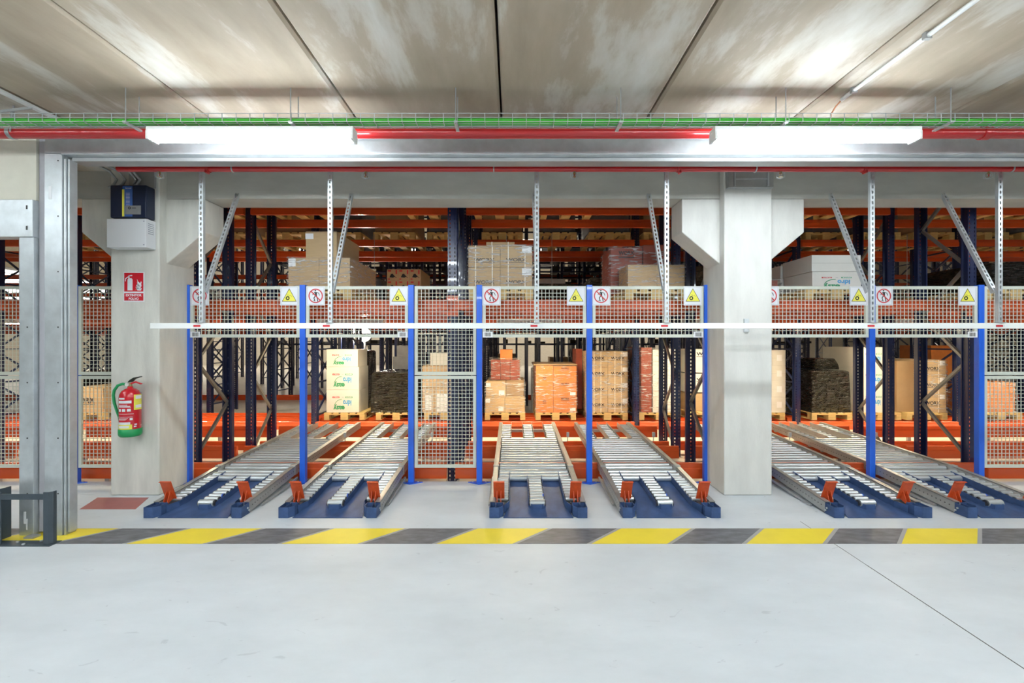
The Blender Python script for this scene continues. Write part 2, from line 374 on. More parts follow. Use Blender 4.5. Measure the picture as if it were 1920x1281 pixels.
# hazard band
hz = thing('floor_hazard_marking', 'painted band of slanted yellow and worn black stripes across the floor', 'floor marking', (0, 3.76, 0))
ya, yb = 1.6 / 377 * F - 3.76, 1.6 / 348.5 * F - 3.76
for k in range(-6, 8):
    xl = PX(237 + 290.5 * k, 3.62); xr = PX(237 + 290.5 * k + 142, 3.62); nx = PX(237 + 290.5 * (k + 1), 3.62)
    if nx < -8 or xl > 8: continue
    sh = .305
    e = .038
    obj('yellow_stripe', MB().prism_xy([(xl, ya), (xr, ya), (xr + sh, yb), (xl + sh, yb)], .0004, .002), M['floory'], hz)
    obj('grey_edging', MB().prism_xy([(xr, ya), (xr + e, ya), (xr + e + sh, yb), (xr + sh, yb)], .0004, .0018).prism_xy([(nx - e, ya), (nx, ya), (nx + sh, yb), (nx - e + sh, yb)], .0004, .0018), M['floorg'], hz)
    obj('black_stripe', MB().prism_xy([(xr + e, ya), (nx - e, ya), (nx - e + sh, yb), (xr + e + sh, yb)], .0004, .002), M['floork'], hz)
q = [(PX(148, 4.37), 4.37), (PX(253, 4.37), 4.37), (PX(278, 4.70), 4.70), (PX(182, 4.70), 4.70)]
tag(obj('red_floor_patch', MB().prism_xy(q, .0004, .002), M['floorr']), 'faded red painted rectangle on the floor below the fire extinguisher', 'floor marking')

# ================================================================ columns and beam
CY0, CY1 = 4.77, 5.30
def column(x0, x1, label, m, right_z=2.44):
    t = thing('concrete_column', label, 'column', ((x0 + x1) / 2, (CY0 + CY1) / 2, 0))
    ox, oy = t.location.x, t.location.y
    obj('shaft', MB().box(x0 - ox, x1 - ox, CY0 - oy, CY1 - oy, 0, CEIL - .001), m, t, bevel=.012)
    for s_ in (-1, 1):
        xi = (x0 if s_ < 0 else x1) - ox; xo = xi + s_ * .403
        obj('corbel', MB().prism_xz([(xi - s_ * .02, 3.143), (xo, 3.143), (xo, 2.785), (xi - s_ * .02, 2.43)][::s_ * -1], 4.875 - oy, 5.205 - oy), m, t, bevel=.008)
    return t
colL = column(-4.215, -3.706, 'concrete column with corbels carrying the fire extinguisher and fire sign', M['oldconc'])
colR = column(2.219, 2.722, 'plain pale concrete column with two corbels, between the right hand lanes', M['concrete'])
cb = obj('concrete_beam', MB().box(-16, -4.216, 4.875, 5.2, 3.145, CEIL - .001).box(-3.705, 2.218, 4.875, 5.2, 3.145, CEIL - .001).box(2.723, 16, 4.875, 5.2, 3.145, CEIL - .001).box(-16, 16, 5.0, 5.2, CEIL - .001, 3.72), M['beamconc'])
tag(cb, 'long grey concrete beam resting on the column corbels behind the red pipe', 'beam')
# steel hood at the head of the right column
h = thing('steel_hood', 'dull grey steel box fixed at the head of the right column', 'box', (2.47, CY0, 3.26))
obj('body', MB().box(-.235, .235, -.06, -.001, -.05, .12), M['galvdull'], h, bevel=.004)
obj('bracket', MB().box(-.18, -.165, -.075, -.06, -.04, .1).box(.165, .18, -.075, -.06, -.04, .1).box(-.18, .18, -.07, -.06, .03, .04), M['galv'], h)
# small grey clip on the face of right column
tag(obj('wall_clip', MB().box(PX(1393, CY0), PX(1402, CY0), CY0 - .02, CY0 - .0005, PZ(623, CY0), PZ(598, CY0)), M['galv'], bevel=.003), 'small grey metal clip fixed to the front of the right column', 'clip')

# ================================================================ portal and left side
YP = 3.77
pf = thing('sliding_door_frame', 'tall galvanised steel frame of the wide opening with long lintel', 'door frame', (-3.8, YP, 0))
def pb(name, x0, x1, y0, y1, z0, z1, m=None, bevel=.003, lab=None):
    return obj(name, MB().box(x0 + 3.8, x1 + 3.8, y0, y1, z0, z1), m or M['galv'], pf, bevel=bevel, label=lab)
lg = pb('jamb', -3.88, -3.735, 0, .12, 0, 3.17)
hb = MB()
for k in range(7): hb.disc(.035, .35 + k * .46, .006, -.002)
obj('screw_hole', hb, M['black'], lg)
pb('guide_rail', -3.73, -3.712, .01, .1, 0, 3.13); pb('guide_rail', -3.706, -3.69, .02, .09, 0.02, 3.13)
pb('lintel', -3.88, 12, .0, .015, 3.172, CEIL - .002)
pb('lintel_lip', -3.735, 12, -.012, .17, 3.158, 3.172)
pb('lower_rail', -3.70, 12, .05, .17, 3.125, 3.157, M['galvdull'])
pb('side_jamb', -3.966, -3.882, .04, .14, 0.02, CEIL - .002, M['violet'], lab='matt violet grey jamb strip')
obj('paper_sticker', MB().box(-.044, -.018, -.0015, -.0005, 2.79, 2.9), M['label'], lg)

df = thing('small_door_frame', 'galvanised post and header of the lower doorway at far left', 'door frame', (-4.03, YP, 0))
obj('post', MB().box(-.06, .06, 0, .1, 0, 2.475), M['galv'], df, bevel=.003)
hd = obj('header', MB().box(-4.0, .064, -.012, .1, 2.476, 2.785), M['galv'], df, bevel=.003)
hh = MB()
for z in (2.55, 2.72): hh.box(.012, .024, -.0145, -.0125, z - .016, z + .016)
obj('slot', hh, M['black'], hd)
hh = MB()
for k in range(4): hh.disc(0.01, .35 + k * .46, .006, -.002)
obj('screw_hole', hh, M['black'], df)
obj('paper_sticker', MB().box(-.02, .0, -.0015, -.0003, .10, .2).box(.0, .012, -.0015, -.0003, .05, .14), M['label'], df)
struct('wall_front_left', MB().box(-16, -3.968, YP + .02, YP + .2, 2.787, CEIL - .001), M['wall']).name = 'wall_front'
tag(obj('floor_wedge', MB().box(-3.98, -3.90, 3.70, 3.765, .002, .02), M['galvdull'], bevel=.003), 'small flat steel plate on the floor beside the galvanised jamb', 'plate')

gd = thing('post_guard', 'dark slate steel impact guard bolted to the floor at left', 'guard', (-3.8, 3.6, 0))
obj('upright', MB().prism_xy([(.095, -.01), (.135, -.01), (.155, .012), (.155, .04), (.145, .04), (.145, .016), (.13, 0), (.095, 0)], .006, .42), M['guard'], gd, bevel=.002)
obj('upright', MB().prism_xy([(-.34, -.01), (-.24, -.01), (-.24, 0), (-.33, 0), (-.33, .15), (-.34, .15)], .006, .42), M['guard'], gd, bevel=.002)
obj('top_rail', MB().box(-.24, .096, -.01, 0, .36, .405), M['guard'], gd, bevel=.002)
obj('base_plate', MB().box(-.36, .165, -.03, .07, 0, .006), M['guard'], gd)
for x, y in ((-.15, .03), (-.06, -.01), (.02, .05)): obj('bolt', MB().cyl((x, y, .006), (x, y, .016), .011, 6), M['galv'], gd)

# ================================================================ pipes, tray, lamps
def ring(mb, x, y, z, r): mb.tube([(x, y + r * math.cos(a), z + r * math.sin(a)) for a in [i * math.pi / 8 for i in range(17)]], .004, 5)
pp = thing('sprinkler_main_pipe', 'thick red pipe running behind the lamps along the lintel', 'pipe', (0, 3.58, 3.25))
obj('pipe', MB().cyl((-12, 0, 0), (12, 0, 0), .042, 20), M['redpipe'], pp)
for x in (PX(1845, 3.58), PX(2500, 3.58)):
    obj('coupling', MB().cyl((x - .03, 0, 0), (x + .03, 0, 0), .05, 20), M['redpipe'], pp)
    obj('coupling_bolt', MB().cyl((x, -.05, .03), (x, .03, .06), .007, 6), M['galvdull'], pp)
for x in (PX(22, 3.58), PX(-600, 3.58)):
    obj('hanger', MB().cyl((x - .015, 0, 0), (x + .015, 0, 0), .046, 20).box(x - .015, x + .015, -.003, .003, .04, .19), M['galvdull'], pp)
p2 = thing('sprinkler_branch_pipe', 'thin red pipe above the fence, behind the lintel', 'pipe', (0, 4.22, 3.215))
obj('pipe', MB().cyl((-3.66, 0, 0), (12, 0, 0), .027, 16), M['redpipe'], p2)
for px in (388, 1273, 1620): x = PX(px, 4.22); obj('coupling', MB().cyl((x - .02, 0, 0), (x + .02, 0, 0), .036, 14).box(x - .008, x + .008, -.03, .02, -.045, .045), M['redpipe'], p2)
for px in (436, 925, 1415, 1895): x = PX(px, 4.22); obj('hanger', MB().tube([(x, .0 + .031 * math.cos(a), .031 * math.sin(a)) for a in [i * math.pi / 6 for i in range(13)]], .006, 6).cyl((x, 0, .03), (x, 0, .224), .005, 6), M['galv'], p2)
for i, px in enumerate((298, 685, 1076, 1463, 1853)):
    x = PX(px, 4.22)
    s_ = obj('sprinkler_head', MB().cyl((0, 0, 0), (0, 0, -.025), .012, 10), M['brass'], p2, (x, 0, -.027))
    fr = MB()
    for a in range(3):
        ca, sa = math.cos(a * math.pi / 3), math.sin(a * math.pi / 3)
        fr.tube([(ca * r_, sa * r_, z_) for r_, z_ in ((.012, -.005), (.038, -.02), (.038, -.05), (.015, -.062), (-.015, -.062), (-.038, -.05), (-.038, -.02), (-.012, -.005))], .0025, 5)
    obj('cage', fr, M['galv'], s_)
    obj('bulb', MB().cyl((0, 0, -.025), (0, 0, -.046), .004, 6), M['idred'], s_); obj('deflector', MB().cyl((0, 0, -.046), (0, 0, -.049), .018, 12), M['brass'], s_)

tr = thing('cable_tray', 'wire basket cable tray hung below the ceiling across the whole bay', 'cable tray', (0, 3.34, 3.2))
b = MB()
for y, z in ((-.05, .06), (-.05, .03), (-.05, 0), (-.017, 0), (.017, 0), (.05, 0), (.05, .03), (.05, .06)): b.bar((-12, y, z), (12, y, z), .004, .004)
k = -12.0
while k < 12:
    b.bar((k, -.05, .06), (k, -.05, 0), .004, .004).bar((k, -.05, 0), (k, .05, 0), .004, .004).bar((k, .05, 0), (k, .05, .06), .004, .004); k += .1
obj('basket', b, M['galv'], tr)
for kx in range(-9, 10):
    x = -2.79 + 1.19 * kx
    if abs(x) > 9: continue
    obj('hanger_rod', MB().cyl((x, -.06, -.02), (x, -.06, .239), .004, 6).cyl((x, .06, -.02), (x, .06, .239), .004, 6), M['galvdull'], tr)
    obj('cross_bar', MB().box(x - .012, x + .012, -.075, .075, -.016, -.004), M['galv'], tr)
for j, (y, z) in enumerate(((-.034, .012), (-.018, .011), (-.001, .012), (.016, .011), (-.026, .026))):
    c_ = obj('data_cable', MB().tube([(-12 + i * .4, y + .003 * math.sin(i * 1.3 + j), z + .0015 * math.sin(i * .9 + j * 2)) for i in range(61)], .0085, 6), M['green'])
    c_.location = (0, 3.34, 3.2)
    tag(c_, 'bright green cable lying in the wire tray, %s' % ('front one', 'second from the front', 'third from the front', 'rearmost', 'lying on top of the others')[j], 'cable', 'green cables in the wire tray')

def batten(x, y, z, L, m, label, group, rods=0.0, hw=.05, deep=False):
    t = thing('ceiling_lamp', label, 'lamp', (x, y, z), group)
    obj('housing', MB().box(-L / 2, L / 2, -hw, hw, .045, .075), M['white'], t, bevel=.004)
    obj('diffuser', MB().prism_yz([(-hw, .045), (-hw * 1.05, .015), (-hw * .6, -.015), (hw * .6, -.015), (hw * 1.05, .015), (hw, .045)], -L / 2 + .02, L / 2 - .02), m, t)
    if deep: obj('reflector', MB().box(-L / 2, L / 2, -hw * 1.3, -hw * 1.1, -.01, .06).box(-L / 2, L / 2, hw * 1.1, hw * 1.3, -.01, .06), M['white'], t)  # side shields added to keep the aisle light off the upper beams
    for s_ in (-1, 1): obj('end_cap', MB().box(s_ * (L / 2 - .02), s_ * L / 2, -hw * 1.05, hw * 1.05, -.018, .046), M['white'], t, bevel=.003)
    if rods > 0:
        for s_ in (-1, 1): obj('hanger_rod', MB().cyl((s_ * L * .35, 0, .075), (s_ * L * .35, 0, .075 + rods), .005, 6), M['galvdull'], t)
    return t
GL = 'battens over the loading bay'
batten(-1.905, 3.34, 3.095, 1.5, M['tube'], 'glowing lamp hung under the cable tray, left one of the two', 'lamps', .012)
batten(2.215, 3.34, 3.095, 1.5, M['tube'], 'glowing lamp hung under the cable tray, right one of the two', 'lamps', .012)
n_ = 0
for y in (0.9, -1.7, -4.3, -7.5):
    for x in (-5.9, -1.9, 2.2, 6.3):
        batten(x, y, CEIL - .09, 1.5, M['tube'], 'ceiling lamp behind the viewer, row %s, place %s' % (NTH[[0.9, -1.7, -4.3, -7.5].index(y)], NTH[[-5.9, -1.9, 2.2, 6.3].index(x)]), 'lamps behind the viewer', .012)
for x in (-5.9, 6.3): batten(x, 3.34, 3.095, 1.5, M['tube'], 'lamp under the cable tray outside the view at ' + ('left' if x < 0 else 'right'), 'lamps', .012)

# conduits on the ceiling
cu = thing('ceiling_conduit', 'pale surface conduit running along the ceiling at right', 'conduit', (2.46, 3, CEIL))
obj('tube', MB().tube([(0, -6, -.02), (0, .34, -.02), (.0, .40, -.024)], .014, 8), M['white'], cu)
obj('flexible_end', MB().tube([(0, .40, -.024), (0, .46, -.04), (-.01, .5, -.08), (-.012, .5, -.15)], .006, 6), M['copper'], cu)
for y in (-.3, .28): obj('clip', MB().box(-.02, .02, y - .012, y + .012, -.038, 0), M['galvdull'], cu)
cu = thing('ceiling_channel', 'white steel channel fixed to the ceiling at the far left corner', 'conduit', (-3.72, 3.5, CEIL))
obj('channel', MB().box(-.02, .02, -5.4, .26, -.022, 0), M['white'], cu, bevel=.002)
obj('brace', MB().bar((-.35, -.02, -.09), (.0, .02, -.02), .01, .02).cyl((-.18, .03, -.2), (-.15, .03, -.0), .006, 6), M['galvdull'], cu)

# ================================================================ height limit bar
YB = 4.31
hb = thing('height_limit_bar', 'long white horizontal bar hung across the lanes and columns', 'bar', (0, YB, 1.76))
obj('bar', MB().box(-3.42, 7.5, -.02, .02, -.026, .026), M['white'], hb, bevel=.003)
chx = [376.5, 618, 1005.5, 1249, 1634.5, 1874]
for px in chx:
    x = PX(px, YB)
    obj('reflector', MB().box(x - .06, x + .005, -.0225, -.0205, -.01, .008), M['signred'], hb, label='small red reflector')
    obj('sticker', MB().box(x + .018, x + .055, -.0225, -.0205, -.012, .012), M['label'], hb)
def slotted(mb, p0, p1, wd=.041, dp=.03, pitch=.05, face=(0, -1, 0), slots=True):
    """perforated C channel between p0 and p1"""
    p0 = Vector(p0); p1 = Vector(p1); d = (p1 - p0); L = d.length; d.normalize(); n = Vector(face); n = (n - d * n.dot(d)).normalized(); a = d.cross(n)
    def bx(u0, u1, v0, v1, w0, w1):
        V = [p0 + d * u + a * v + n * w_ for w_ in (w0, w1) for (u, v) in ((u0, v0), (u1, v0), (u1, v1), (u0, v1))]
        mb.add(V, [(3, 2, 1, 0), (4, 5, 6, 7), (0, 1, 5, 4), (1, 2, 6, 5), (2, 3, 7, 6), (3, 0, 4, 7)])
    h_ = wd / 2
    bx(0, L, -h_, -h_ + .0135, -.003, 0); bx(0, L, h_ - .0135, h_, -.003, 0)
    bx(0, L, -h_, -h_ + .003, -dp, -.003); bx(0, L, h_ - .003, h_, -dp, -.003)
    k = 0.0
    while k < L:
        bx(k, min(L, k + .022), -h_ + .0135, h_ - .0135, -.003, 0); k += pitch
    return mb
for i, px in enumerate(chx):
    x = PX(px, YB)
    s_ = thing('slotted_channel_hanger', 'galvanised slotted channel holding the white bar, %s from the left' % NTH[i], 'hanger', (x, YB - .005, 1.79), 'slotted channels carrying the white bar')
    obj('channel', slotted(MB(), (0, 0, 0), (0, 0, CEIL - 1.791)), M['galv'], s_)
    obj('brace', slotted(MB(), (0, .04, PZ(548 if i != 2 else 500, YB + .04) - 1.79), (0, .565, PZ(362, 4.86) - 1.79), face=(0, -.4, -1) if False else (0, -1, .3)), M['galv'], s_, label='sloping brace bolted back to the concrete beam')
    obj('foot_plate', MB().box(-.03, .03, -.03, .03, -.003, .004), M['galvdull'], s_)
    obj('ceiling_plate', MB().box(-.035, .035, -.035, .035, CEIL - 1.80, CEIL - 1.792), M['galvdull'], s_)

# ================================================================ fence
YN = 5.21
posts = [142, 352, 568, 770.5, 898, 1103.5, 1323, 1425, 1631.5, 1835, -80, 2060]
pnames = {142: 'left of the column with the extinguisher', 352: 'at the left end of the lanes, beside the extinguisher column', 568: 'between the two left roller lanes',
          770.5: 'left of the tall mesh gate', 898: 'right of the tall mesh gate', 1103.5: 'between the two middle roller lanes', 1323: 'just left of the pale column',
          1425: 'hidden behind the pale column', 1631.5: 'between the two right roller lanes', 1835: 'at the right end beyond the last lane', -80: 'beyond the left edge', 2060: 'beyond the right edge'}
for px in posts:
    x = PX(px, YN)
    t = thing('fence_post', 'bright blue square fence post ' + pnames[px], 'post', (x, YN, 0), 'blue fence posts')
    obj('post', MB().box(-.032, .032, -.03, .03, .008, 2.262), M['blue'], t, bevel=.003)
    hw_ = .045 if px in (1425, 1631.5) else .13
    obj('base_plate', MB().prism_xy([(-hw_, 0), (0, -.085), (hw_, 0), (0, .035)], 0, .008), M['blue'], t)
    for bx_ in (-hw_ * .6, hw_ * .6): obj('bolt', MB().cyl((bx_, -.005, .008), (bx_, -.005, .02), .01, 6), M['galv'], t)
def mesh_panel(px0, px1, z0, z1, label, group, barcode=None, pitch=.0435):
    x0, x1 = PX(px0, YN), PX(px1, YN)
    t = thing('mesh_panel', label, 'mesh panel', ((x0 + x1) / 2, YN - .005, z0), group)
    W = x1 - x0; H = z1 - z0; fw = .035; a = W / 2
    obj('frame', MB().box(-a, a, -.013, .013, 0, fw).box(-a, a, -.013, .013, H - fw, H).box(-a, -a + fw, -.0128, .0128, fw, H - fw).box(a - fw, a, -.0128, .0128, fw, H - fw), M['mesh'], t)
    m = MB(); n = max(2, round((W - 2 * fw) / pitch)); p = (W - 2 * fw) / n
    for i in range(1, n): m.bar((-a + fw + i * p, -.003, fw), (-a + fw + i * p, -.003, H - fw), .0055, .0055)
    n = max(2, round((H - 2 * fw) / pitch)); p = (H - 2 * fw) / n
    for i in range(1, n): m.bar((-a + fw, .003, fw + i * p), (a - fw, .003, fw + i * p), .0055, .0055)
    obj('wire_mesh', m, M['mesh'], t)
    if barcode:
        s_ = -1 if barcode == 'left' else 1; cx = s_ * (a - .06)
        tg = obj('barcode_label', MB().box(cx - .055, cx + .055, -.0155, -.0135, 0, .068), M['label'], t)
        bc = MB(); x = cx - .035
        random.seed(3)
        while x < cx + .035:
            ww = random.choice((.0015, .003, .004)); bc.box(x, x + ww, -.0165, -.0156, .012, .056); x += ww + random.choice((.002, .004))
        obj('barcode', bc, M['greyprint'], tg)
    return t
ZT = 2.247; ZM = 1.661
G1 = 'short mesh panels above the roller lanes'
up = [(357.5, 562, 'left', 'over the leftmost roller lane'), (574, 764.5, 'right', 'over the second roller lane from the left'), (904, 1097.5, 'left', 'over the middle roller lane'),
      (1109.5, 1317, 'right', 'left of the pale column'), (1439, 1625.5, None, 'right of the pale column'), (1637.5, 1829, 'right', 'over the rightmost roller lane')]
for a_, b_, bc, l in up: mesh_panel(a_, b_, ZM, ZT, 'short wide pale mesh panel ' + l, G1, bc)
G2 = 'tall mesh panels'
for a_, b_, l in ((777, 892, 'of the narrow bay between the two middle posts'), (1841.5, 2054, 'at the right edge'), (148.5, 346, 'behind the extinguisher column'), (-74, 136, 'at the left edge behind the steel frame')):
    mesh_panel(a_, b_, 1.234, ZT, 'upper pale mesh panel ' + l, G2); mesh_panel(a_, b_, .173, 1.222, 'lower pale mesh panel ' + l, G2)

# signs
def man(mb, cx, cz, k, y):
    mb.disc(cx - .003 * k, cz + .058 * k, .0085 * k, y, 12)
    mb.prism_xz([(cx - .012 * k, cz + .045 * k), (cx + .014 * k, cz + .042 * k), (cx + .012 * k, cz + .0 * k), (cx - .006 * k, cz + .002 * k)], y, y + .001)
    mb.line([(cx + .012 * k, cz + .04 * k), (cx + .034 * k, cz + .03 * k), (cx + .042 * k, cz + .006 * k)], .006 * k, y)
    mb.line([(cx - .01 * k, cz + .042 * k), (cx - .022 * k, cz + .022 * k), (cx - .036 * k, cz + .012 * k)], .006 * k, y)
    mb.line([(cx - .002 * k, cz + .002 * k), (cx - .02 * k, cz - .022 * k), (cx - .012 * k, cz - .052 * k)], .009 * k, y)
    mb.line([(cx + .008 * k, cz + .002 * k), (cx + .018 * k, cz - .03 * k), (cx + .022 * k, cz - .06 * k)], .009 * k, y)
    mb.line([(cx - .03 * k, cz - .052 * k), (cx - .004 * k, cz - .058 * k)], .004 * k, y)
    return mb
def sign_base(name, label, cat, cx, cz, y, grp):
    t = thing(name, label, cat, (cx, y, cz), grp)
    obj('plate', MB().box(-.104, .104, 0, .003, -.108, .108), M['signwhite'], t, bevel=.001)
    obj('border_line', MB().line([(-.094, -.098), (.094, -.098), (.094, .098), (-.094, .098), (-.094, -.098)], .002, -.0008), M['lineprint'], t)
    return t
YS = YN - .0225
for px, l in ((373.5, 'on the leftmost panel, behind the hanging channel'), (591, 'on the second panel from the left'), (920.5, 'on the panel over the middle lane'), (1126, 'on the panel left of the pale column'), (1442, 'half hidden by the pale column'), (1656, 'on the rightmost short panel')):
    t = sign_base('no_walking_sign', 'square prohibition sign with walking figure ' + l, 'sign', PX(px, YS), PZ(555, YS), YS, 'no walking signs')
    obj('walking_figure', man(MB(), 0, 0, 1.02, -.002), M['black'], t)
    obj('ring', MB().disc(0, 0, .082, -.003, 32, .070), M['signred'], t)
    obj('slash', MB().line([(-.052, .052), (.052, -.052)], .012, -.0035), M['signred'], t)
for px, l in ((541.5, 'on the leftmost short panel'), (747, 'beside the gate, on the second panel'), (1079, 'at the right of the middle lane panel'), (1298, 'nearest the left side of the pale column'), (1609, 'on the panel right of the pale column'), (1813, 'at the far right')):
    t = sign_base('roller_warning_sign', 'square sign with yellow warning triangle ' + l, 'sign', PX(px, YS), PZ(555, YS), YS, 'yellow roller warning signs')
    k = .082
    tri = obj('triangle', MB().prism_xz([(-k, -.062), (k, -.062), (k * .93, -.055), (0, .083), (-k * .93, -.055)], -.0015, -.0005), M['yellow'], t)
    obj('triangle_border', MB().line([(-k + .002, -.062), (k - .002, -.062), (0, .082), (-k + .002, -.062)], .0045, -.0025), M['black'], tri)
    obj('roller_symbol', MB().disc(-.018, -.026, .022, -.0025, 20, .011).disc(-.012, .004, .010, -.0025, 16, .008).line([(.0, .0), (.02, .004), (.03, -.012)], .0015, -.0025), M['black'], t)

# fire sign, charger, cabinet, extinguisher on the left column
t = thing('fire_extinguisher_sign', 'red and white sign reading EXTINTOR POLVO on the left column', 'sign', (PX(250.5, CY0), CY0 - .004, PZ(538, CY0)))
obj('plate', MB().box(-.108, .108, 0, .003, -.155, .155), M['signwhite'], t)
obj('red_square', MB().box(-.1, .1, -.001, -.0002, -.05, .147), M['firered'], t)
obj('red_strip', MB().box(-.1, .1, -.001, -.0002, -.145, -.068), M['firered'], t)
g = MB().box(-.065, -.012, -.002, -.0012, -.037, .075)
g.prism_xz([(-.065, .075), (-.055, .09), (-.022, .09), (-.012, .075)], -.002, -.0012).line([(-.05, .09), (-.05, .115), (-.02, .118)], .012, -.002).line([(-.05, .11), (-.085, .085), (-.088, .06)], .008, -.002)
for dz in (0, -.038, .03):
    g.prism_xz([(.022, -.03 + dz), (.045, -.018 + dz), (.062, -.03 + dz), (.084, .012 + dz), (.078, .03 + dz), (.066, .008 + dz), (.048, .024 + dz), (.034, .052 + dz), (.042, .01 + dz)][::-1], -.002, -.0012) if dz > -.03 else g.prism_xz([(.02, -.005), (.04, -.038), (.075, -.04), (.086, -.012), (.066, -.022), (.045, -.012)], -.002, -.0012)
obj('pictogram', g, M['signwhite'], t)
g = MB(); letter(g, 'EXTINTOR', 0, -.088, .165, .026, -.0015, bold=True); letter(g, 'POLVO', 0, -.125, .105, .026, -.0015, bold=True)
obj('lettering', g, M['signwhite'], t)

yq = CY0
t = thing('charger_unit', 'dark navy electrical unit high on the left column', 'electrical box', (PX(243, yq - .1), yq - .005, PZ(379, yq - .1)))
obj('housing', MB().box(-.185, .185, -.12, 0, -.168, .168), M['boxnavy'], t, bevel=.012)
obj('blue_panel', MB().box(-.055, .045, -.122, -.1205, -.155, .155), M['boxblue'], t)
obj('yellow_strip', MB().box(-.058, -.036, -.124, -.1225, -.155, .12), M['yellow'], t)
g = MB(); letter(g, 'fenwal', .005, .135, .06, .018, -.1235)
for k in range(10): g.box(-.02, .02, -.1235, -.1225, .08 - k * .014, .083 - k * .014)
obj('lettering', g, M['label'], t)
obj('grey_plate', MB().box(-.025, .135, -.126, -.1242, -.135, -.045), M['galvdull'], t)
obj('round_logo', MB().disc(.02, -.07, .014, -.128, 16, .008).box(.045, .085, -.128, -.1265, -.074, -.068), M['black'], t)
t = thing('conduit_bundle', 'bent grey conduits entering the top of the navy unit', 'conduit', (PX(240, yq), yq - .04, 3.216))
for k in (-.12, -.03, .08, .12):
    obj('conduit', MB().tube([(k - .05, 0, .0), (k, -.0, .03), (k + .03, 0, .08), (k + .0, -.05, .15), (k - .06, -.3, .2)], .013, 8), M['galvdull'], t)
t = thing('cable_box', 'grey duct box at the top of the left column', 'box', (PX(262, yq), yq - .003, 3.2))
obj('body', MB().box(-.1, .17, -.022, 0, .016, .2), M['galvdull'], t, bevel=.004)
t = thing('white_cabinet', 'white wall cabinet with side louvres below the navy unit', 'cabinet', (PX(238, yq - .12), yq - .004, PZ(438.5, yq - .1)))
obj('body', MB().box(-.2, .2, -.13, 0, -.146, .146), M['boxwhite'], t, bevel=.004)
obj('louvre', MB().box(.2, .202, -.1, -.03, .1, .106).box(.2, .202, -.1, -.03, .08, .086).box(.2, .202, -.1, -.03, .06, .066).box(.2, .202, -.1, -.03, .04, .046).box(.2, .202, -.1, -.03, .02, .026).box(.2, .202, -.1, -.03, 0, .006), M['lineprint'], t)
obj('screw', MB().disc(.18, .12, .006, -.133).disc(.18, -.12, .006, -.133), M['lineprint'], t)
obj('cable_gland', MB().cyl((.17, -.08, .146), (.17, -.08, .154), .014, 10), M['boxwhite'], t)

ex = thing('fire_extinguisher', 'red fire extinguisher with green base and hose hung on the left column', 'fire extinguisher', (PX(242.5, 4.66), 4.665, PZ(818, 4.66)))
obj('cylinder', MB().lathe([(.0, .02), (.085, .02), (.09, .04), (.092, .06), (.092, .40), (.088, .43), (.07, .465), (.045, .485), (.026, .492), (.022, .51), (.0, .51)]), M['exred'], ex)
obj('base_cup', MB().lathe([(0, 0), (.08, 0), (.094, .012), (.098, .03), (.098, .078), (.093, .08)]), M['exgreen'], ex)
obj('valve', MB().cyl((0, 0, .505), (0, 0, .545), .018, 12).cyl((-.05, 0, .53), (.0, 0, .53), .011, 10), M['brass'], ex)
obj('gauge', MB().cyl((-.012, -.018, .53), (-.012, -.034, .53), .017, 16), M['gauge'], ex)
obj('carry_handle', MB().prism_xz([(-.02, .55), (.0, .575), (.04, .60), (.115, .614), (.112, .606), (.05, .585), (.02, .555)], -.014, .014), M['exblack'], ex, bevel=.002)
obj('trigger_lever', MB().prism_xz([(.01, .545), (.055, .562), (.1, .545), (.118, .54), (.112, .53), (.06, .548), (.01, .532)], -.012, .012), M['firered'], ex, bevel=.002)
obj('hose', MB().tube([(-.05, 0, .53), (-.075, -.003, .535), (-.12, -.008, .52), (-.155, -.01, .47), (-.165, -.01, .42), (-.155, -.01, .34), (-.13, -.008, .26), (-.11, -.004, .2), (-.105, 0, .16)], .0135, 10), M['exgreen'], ex)
obj('nozzle', MB().cyl((-.105, 0, .17), (-.103, 0, .08), .011, 10, .015), M['exblack'], ex)
obj('hanging_bracket', MB().box(-.03, .03, .088, .104, .30, .44), M['galvdull'], ex)
lb = MB()
R1, R2 = .0935, .0938
for a0_, a1_, z0_, z1_ in ((-.55, .8, .345, .372), (-.5, .2, .385, .402), (-.6, .7, .13, .155), (-.6, 1.0, .236, .239), (-.6, .9, .205, .208), (-.5, .45, .325, .332), (-.5, .7, .312, .318), (-.5, .75, .303, .308), (-.5, .5, .192, .195), (-.5, .4, .184, .187), (-.5, .3, .176, .179), (.65, .9, .175, .196), (1.05, 1.3, .12, .135), (1.0, 1.25, .10, .113)):
    lb.patch((0, 0, 0), R1, a0_, a1_, z0_, z1_)
for a in (-.5, -.05, .42): lb.patch((0, 0, 0), R2, a, a + .32, .262, .29)
obj('white_print', lb, M['signwhite'], ex)
yl = obj('yellow_sticker', MB().patch((0, 0, 0), .0945, 1.0, 1.95, .275, .43).patch((0, 0, 0), .0945, -.6, .85, .082, .13), M['yellow'], ex)
obj('sticker_print', MB().patch((0, 0, 0), .0952, 1.15, 1.85, .385, .42).patch((0, 0, 0), .0952, 1.15, 1.85, .295, .325).patch((0, 0, 0), .0952, -.5, .6, .095, .12), M['signwhite'], yl)

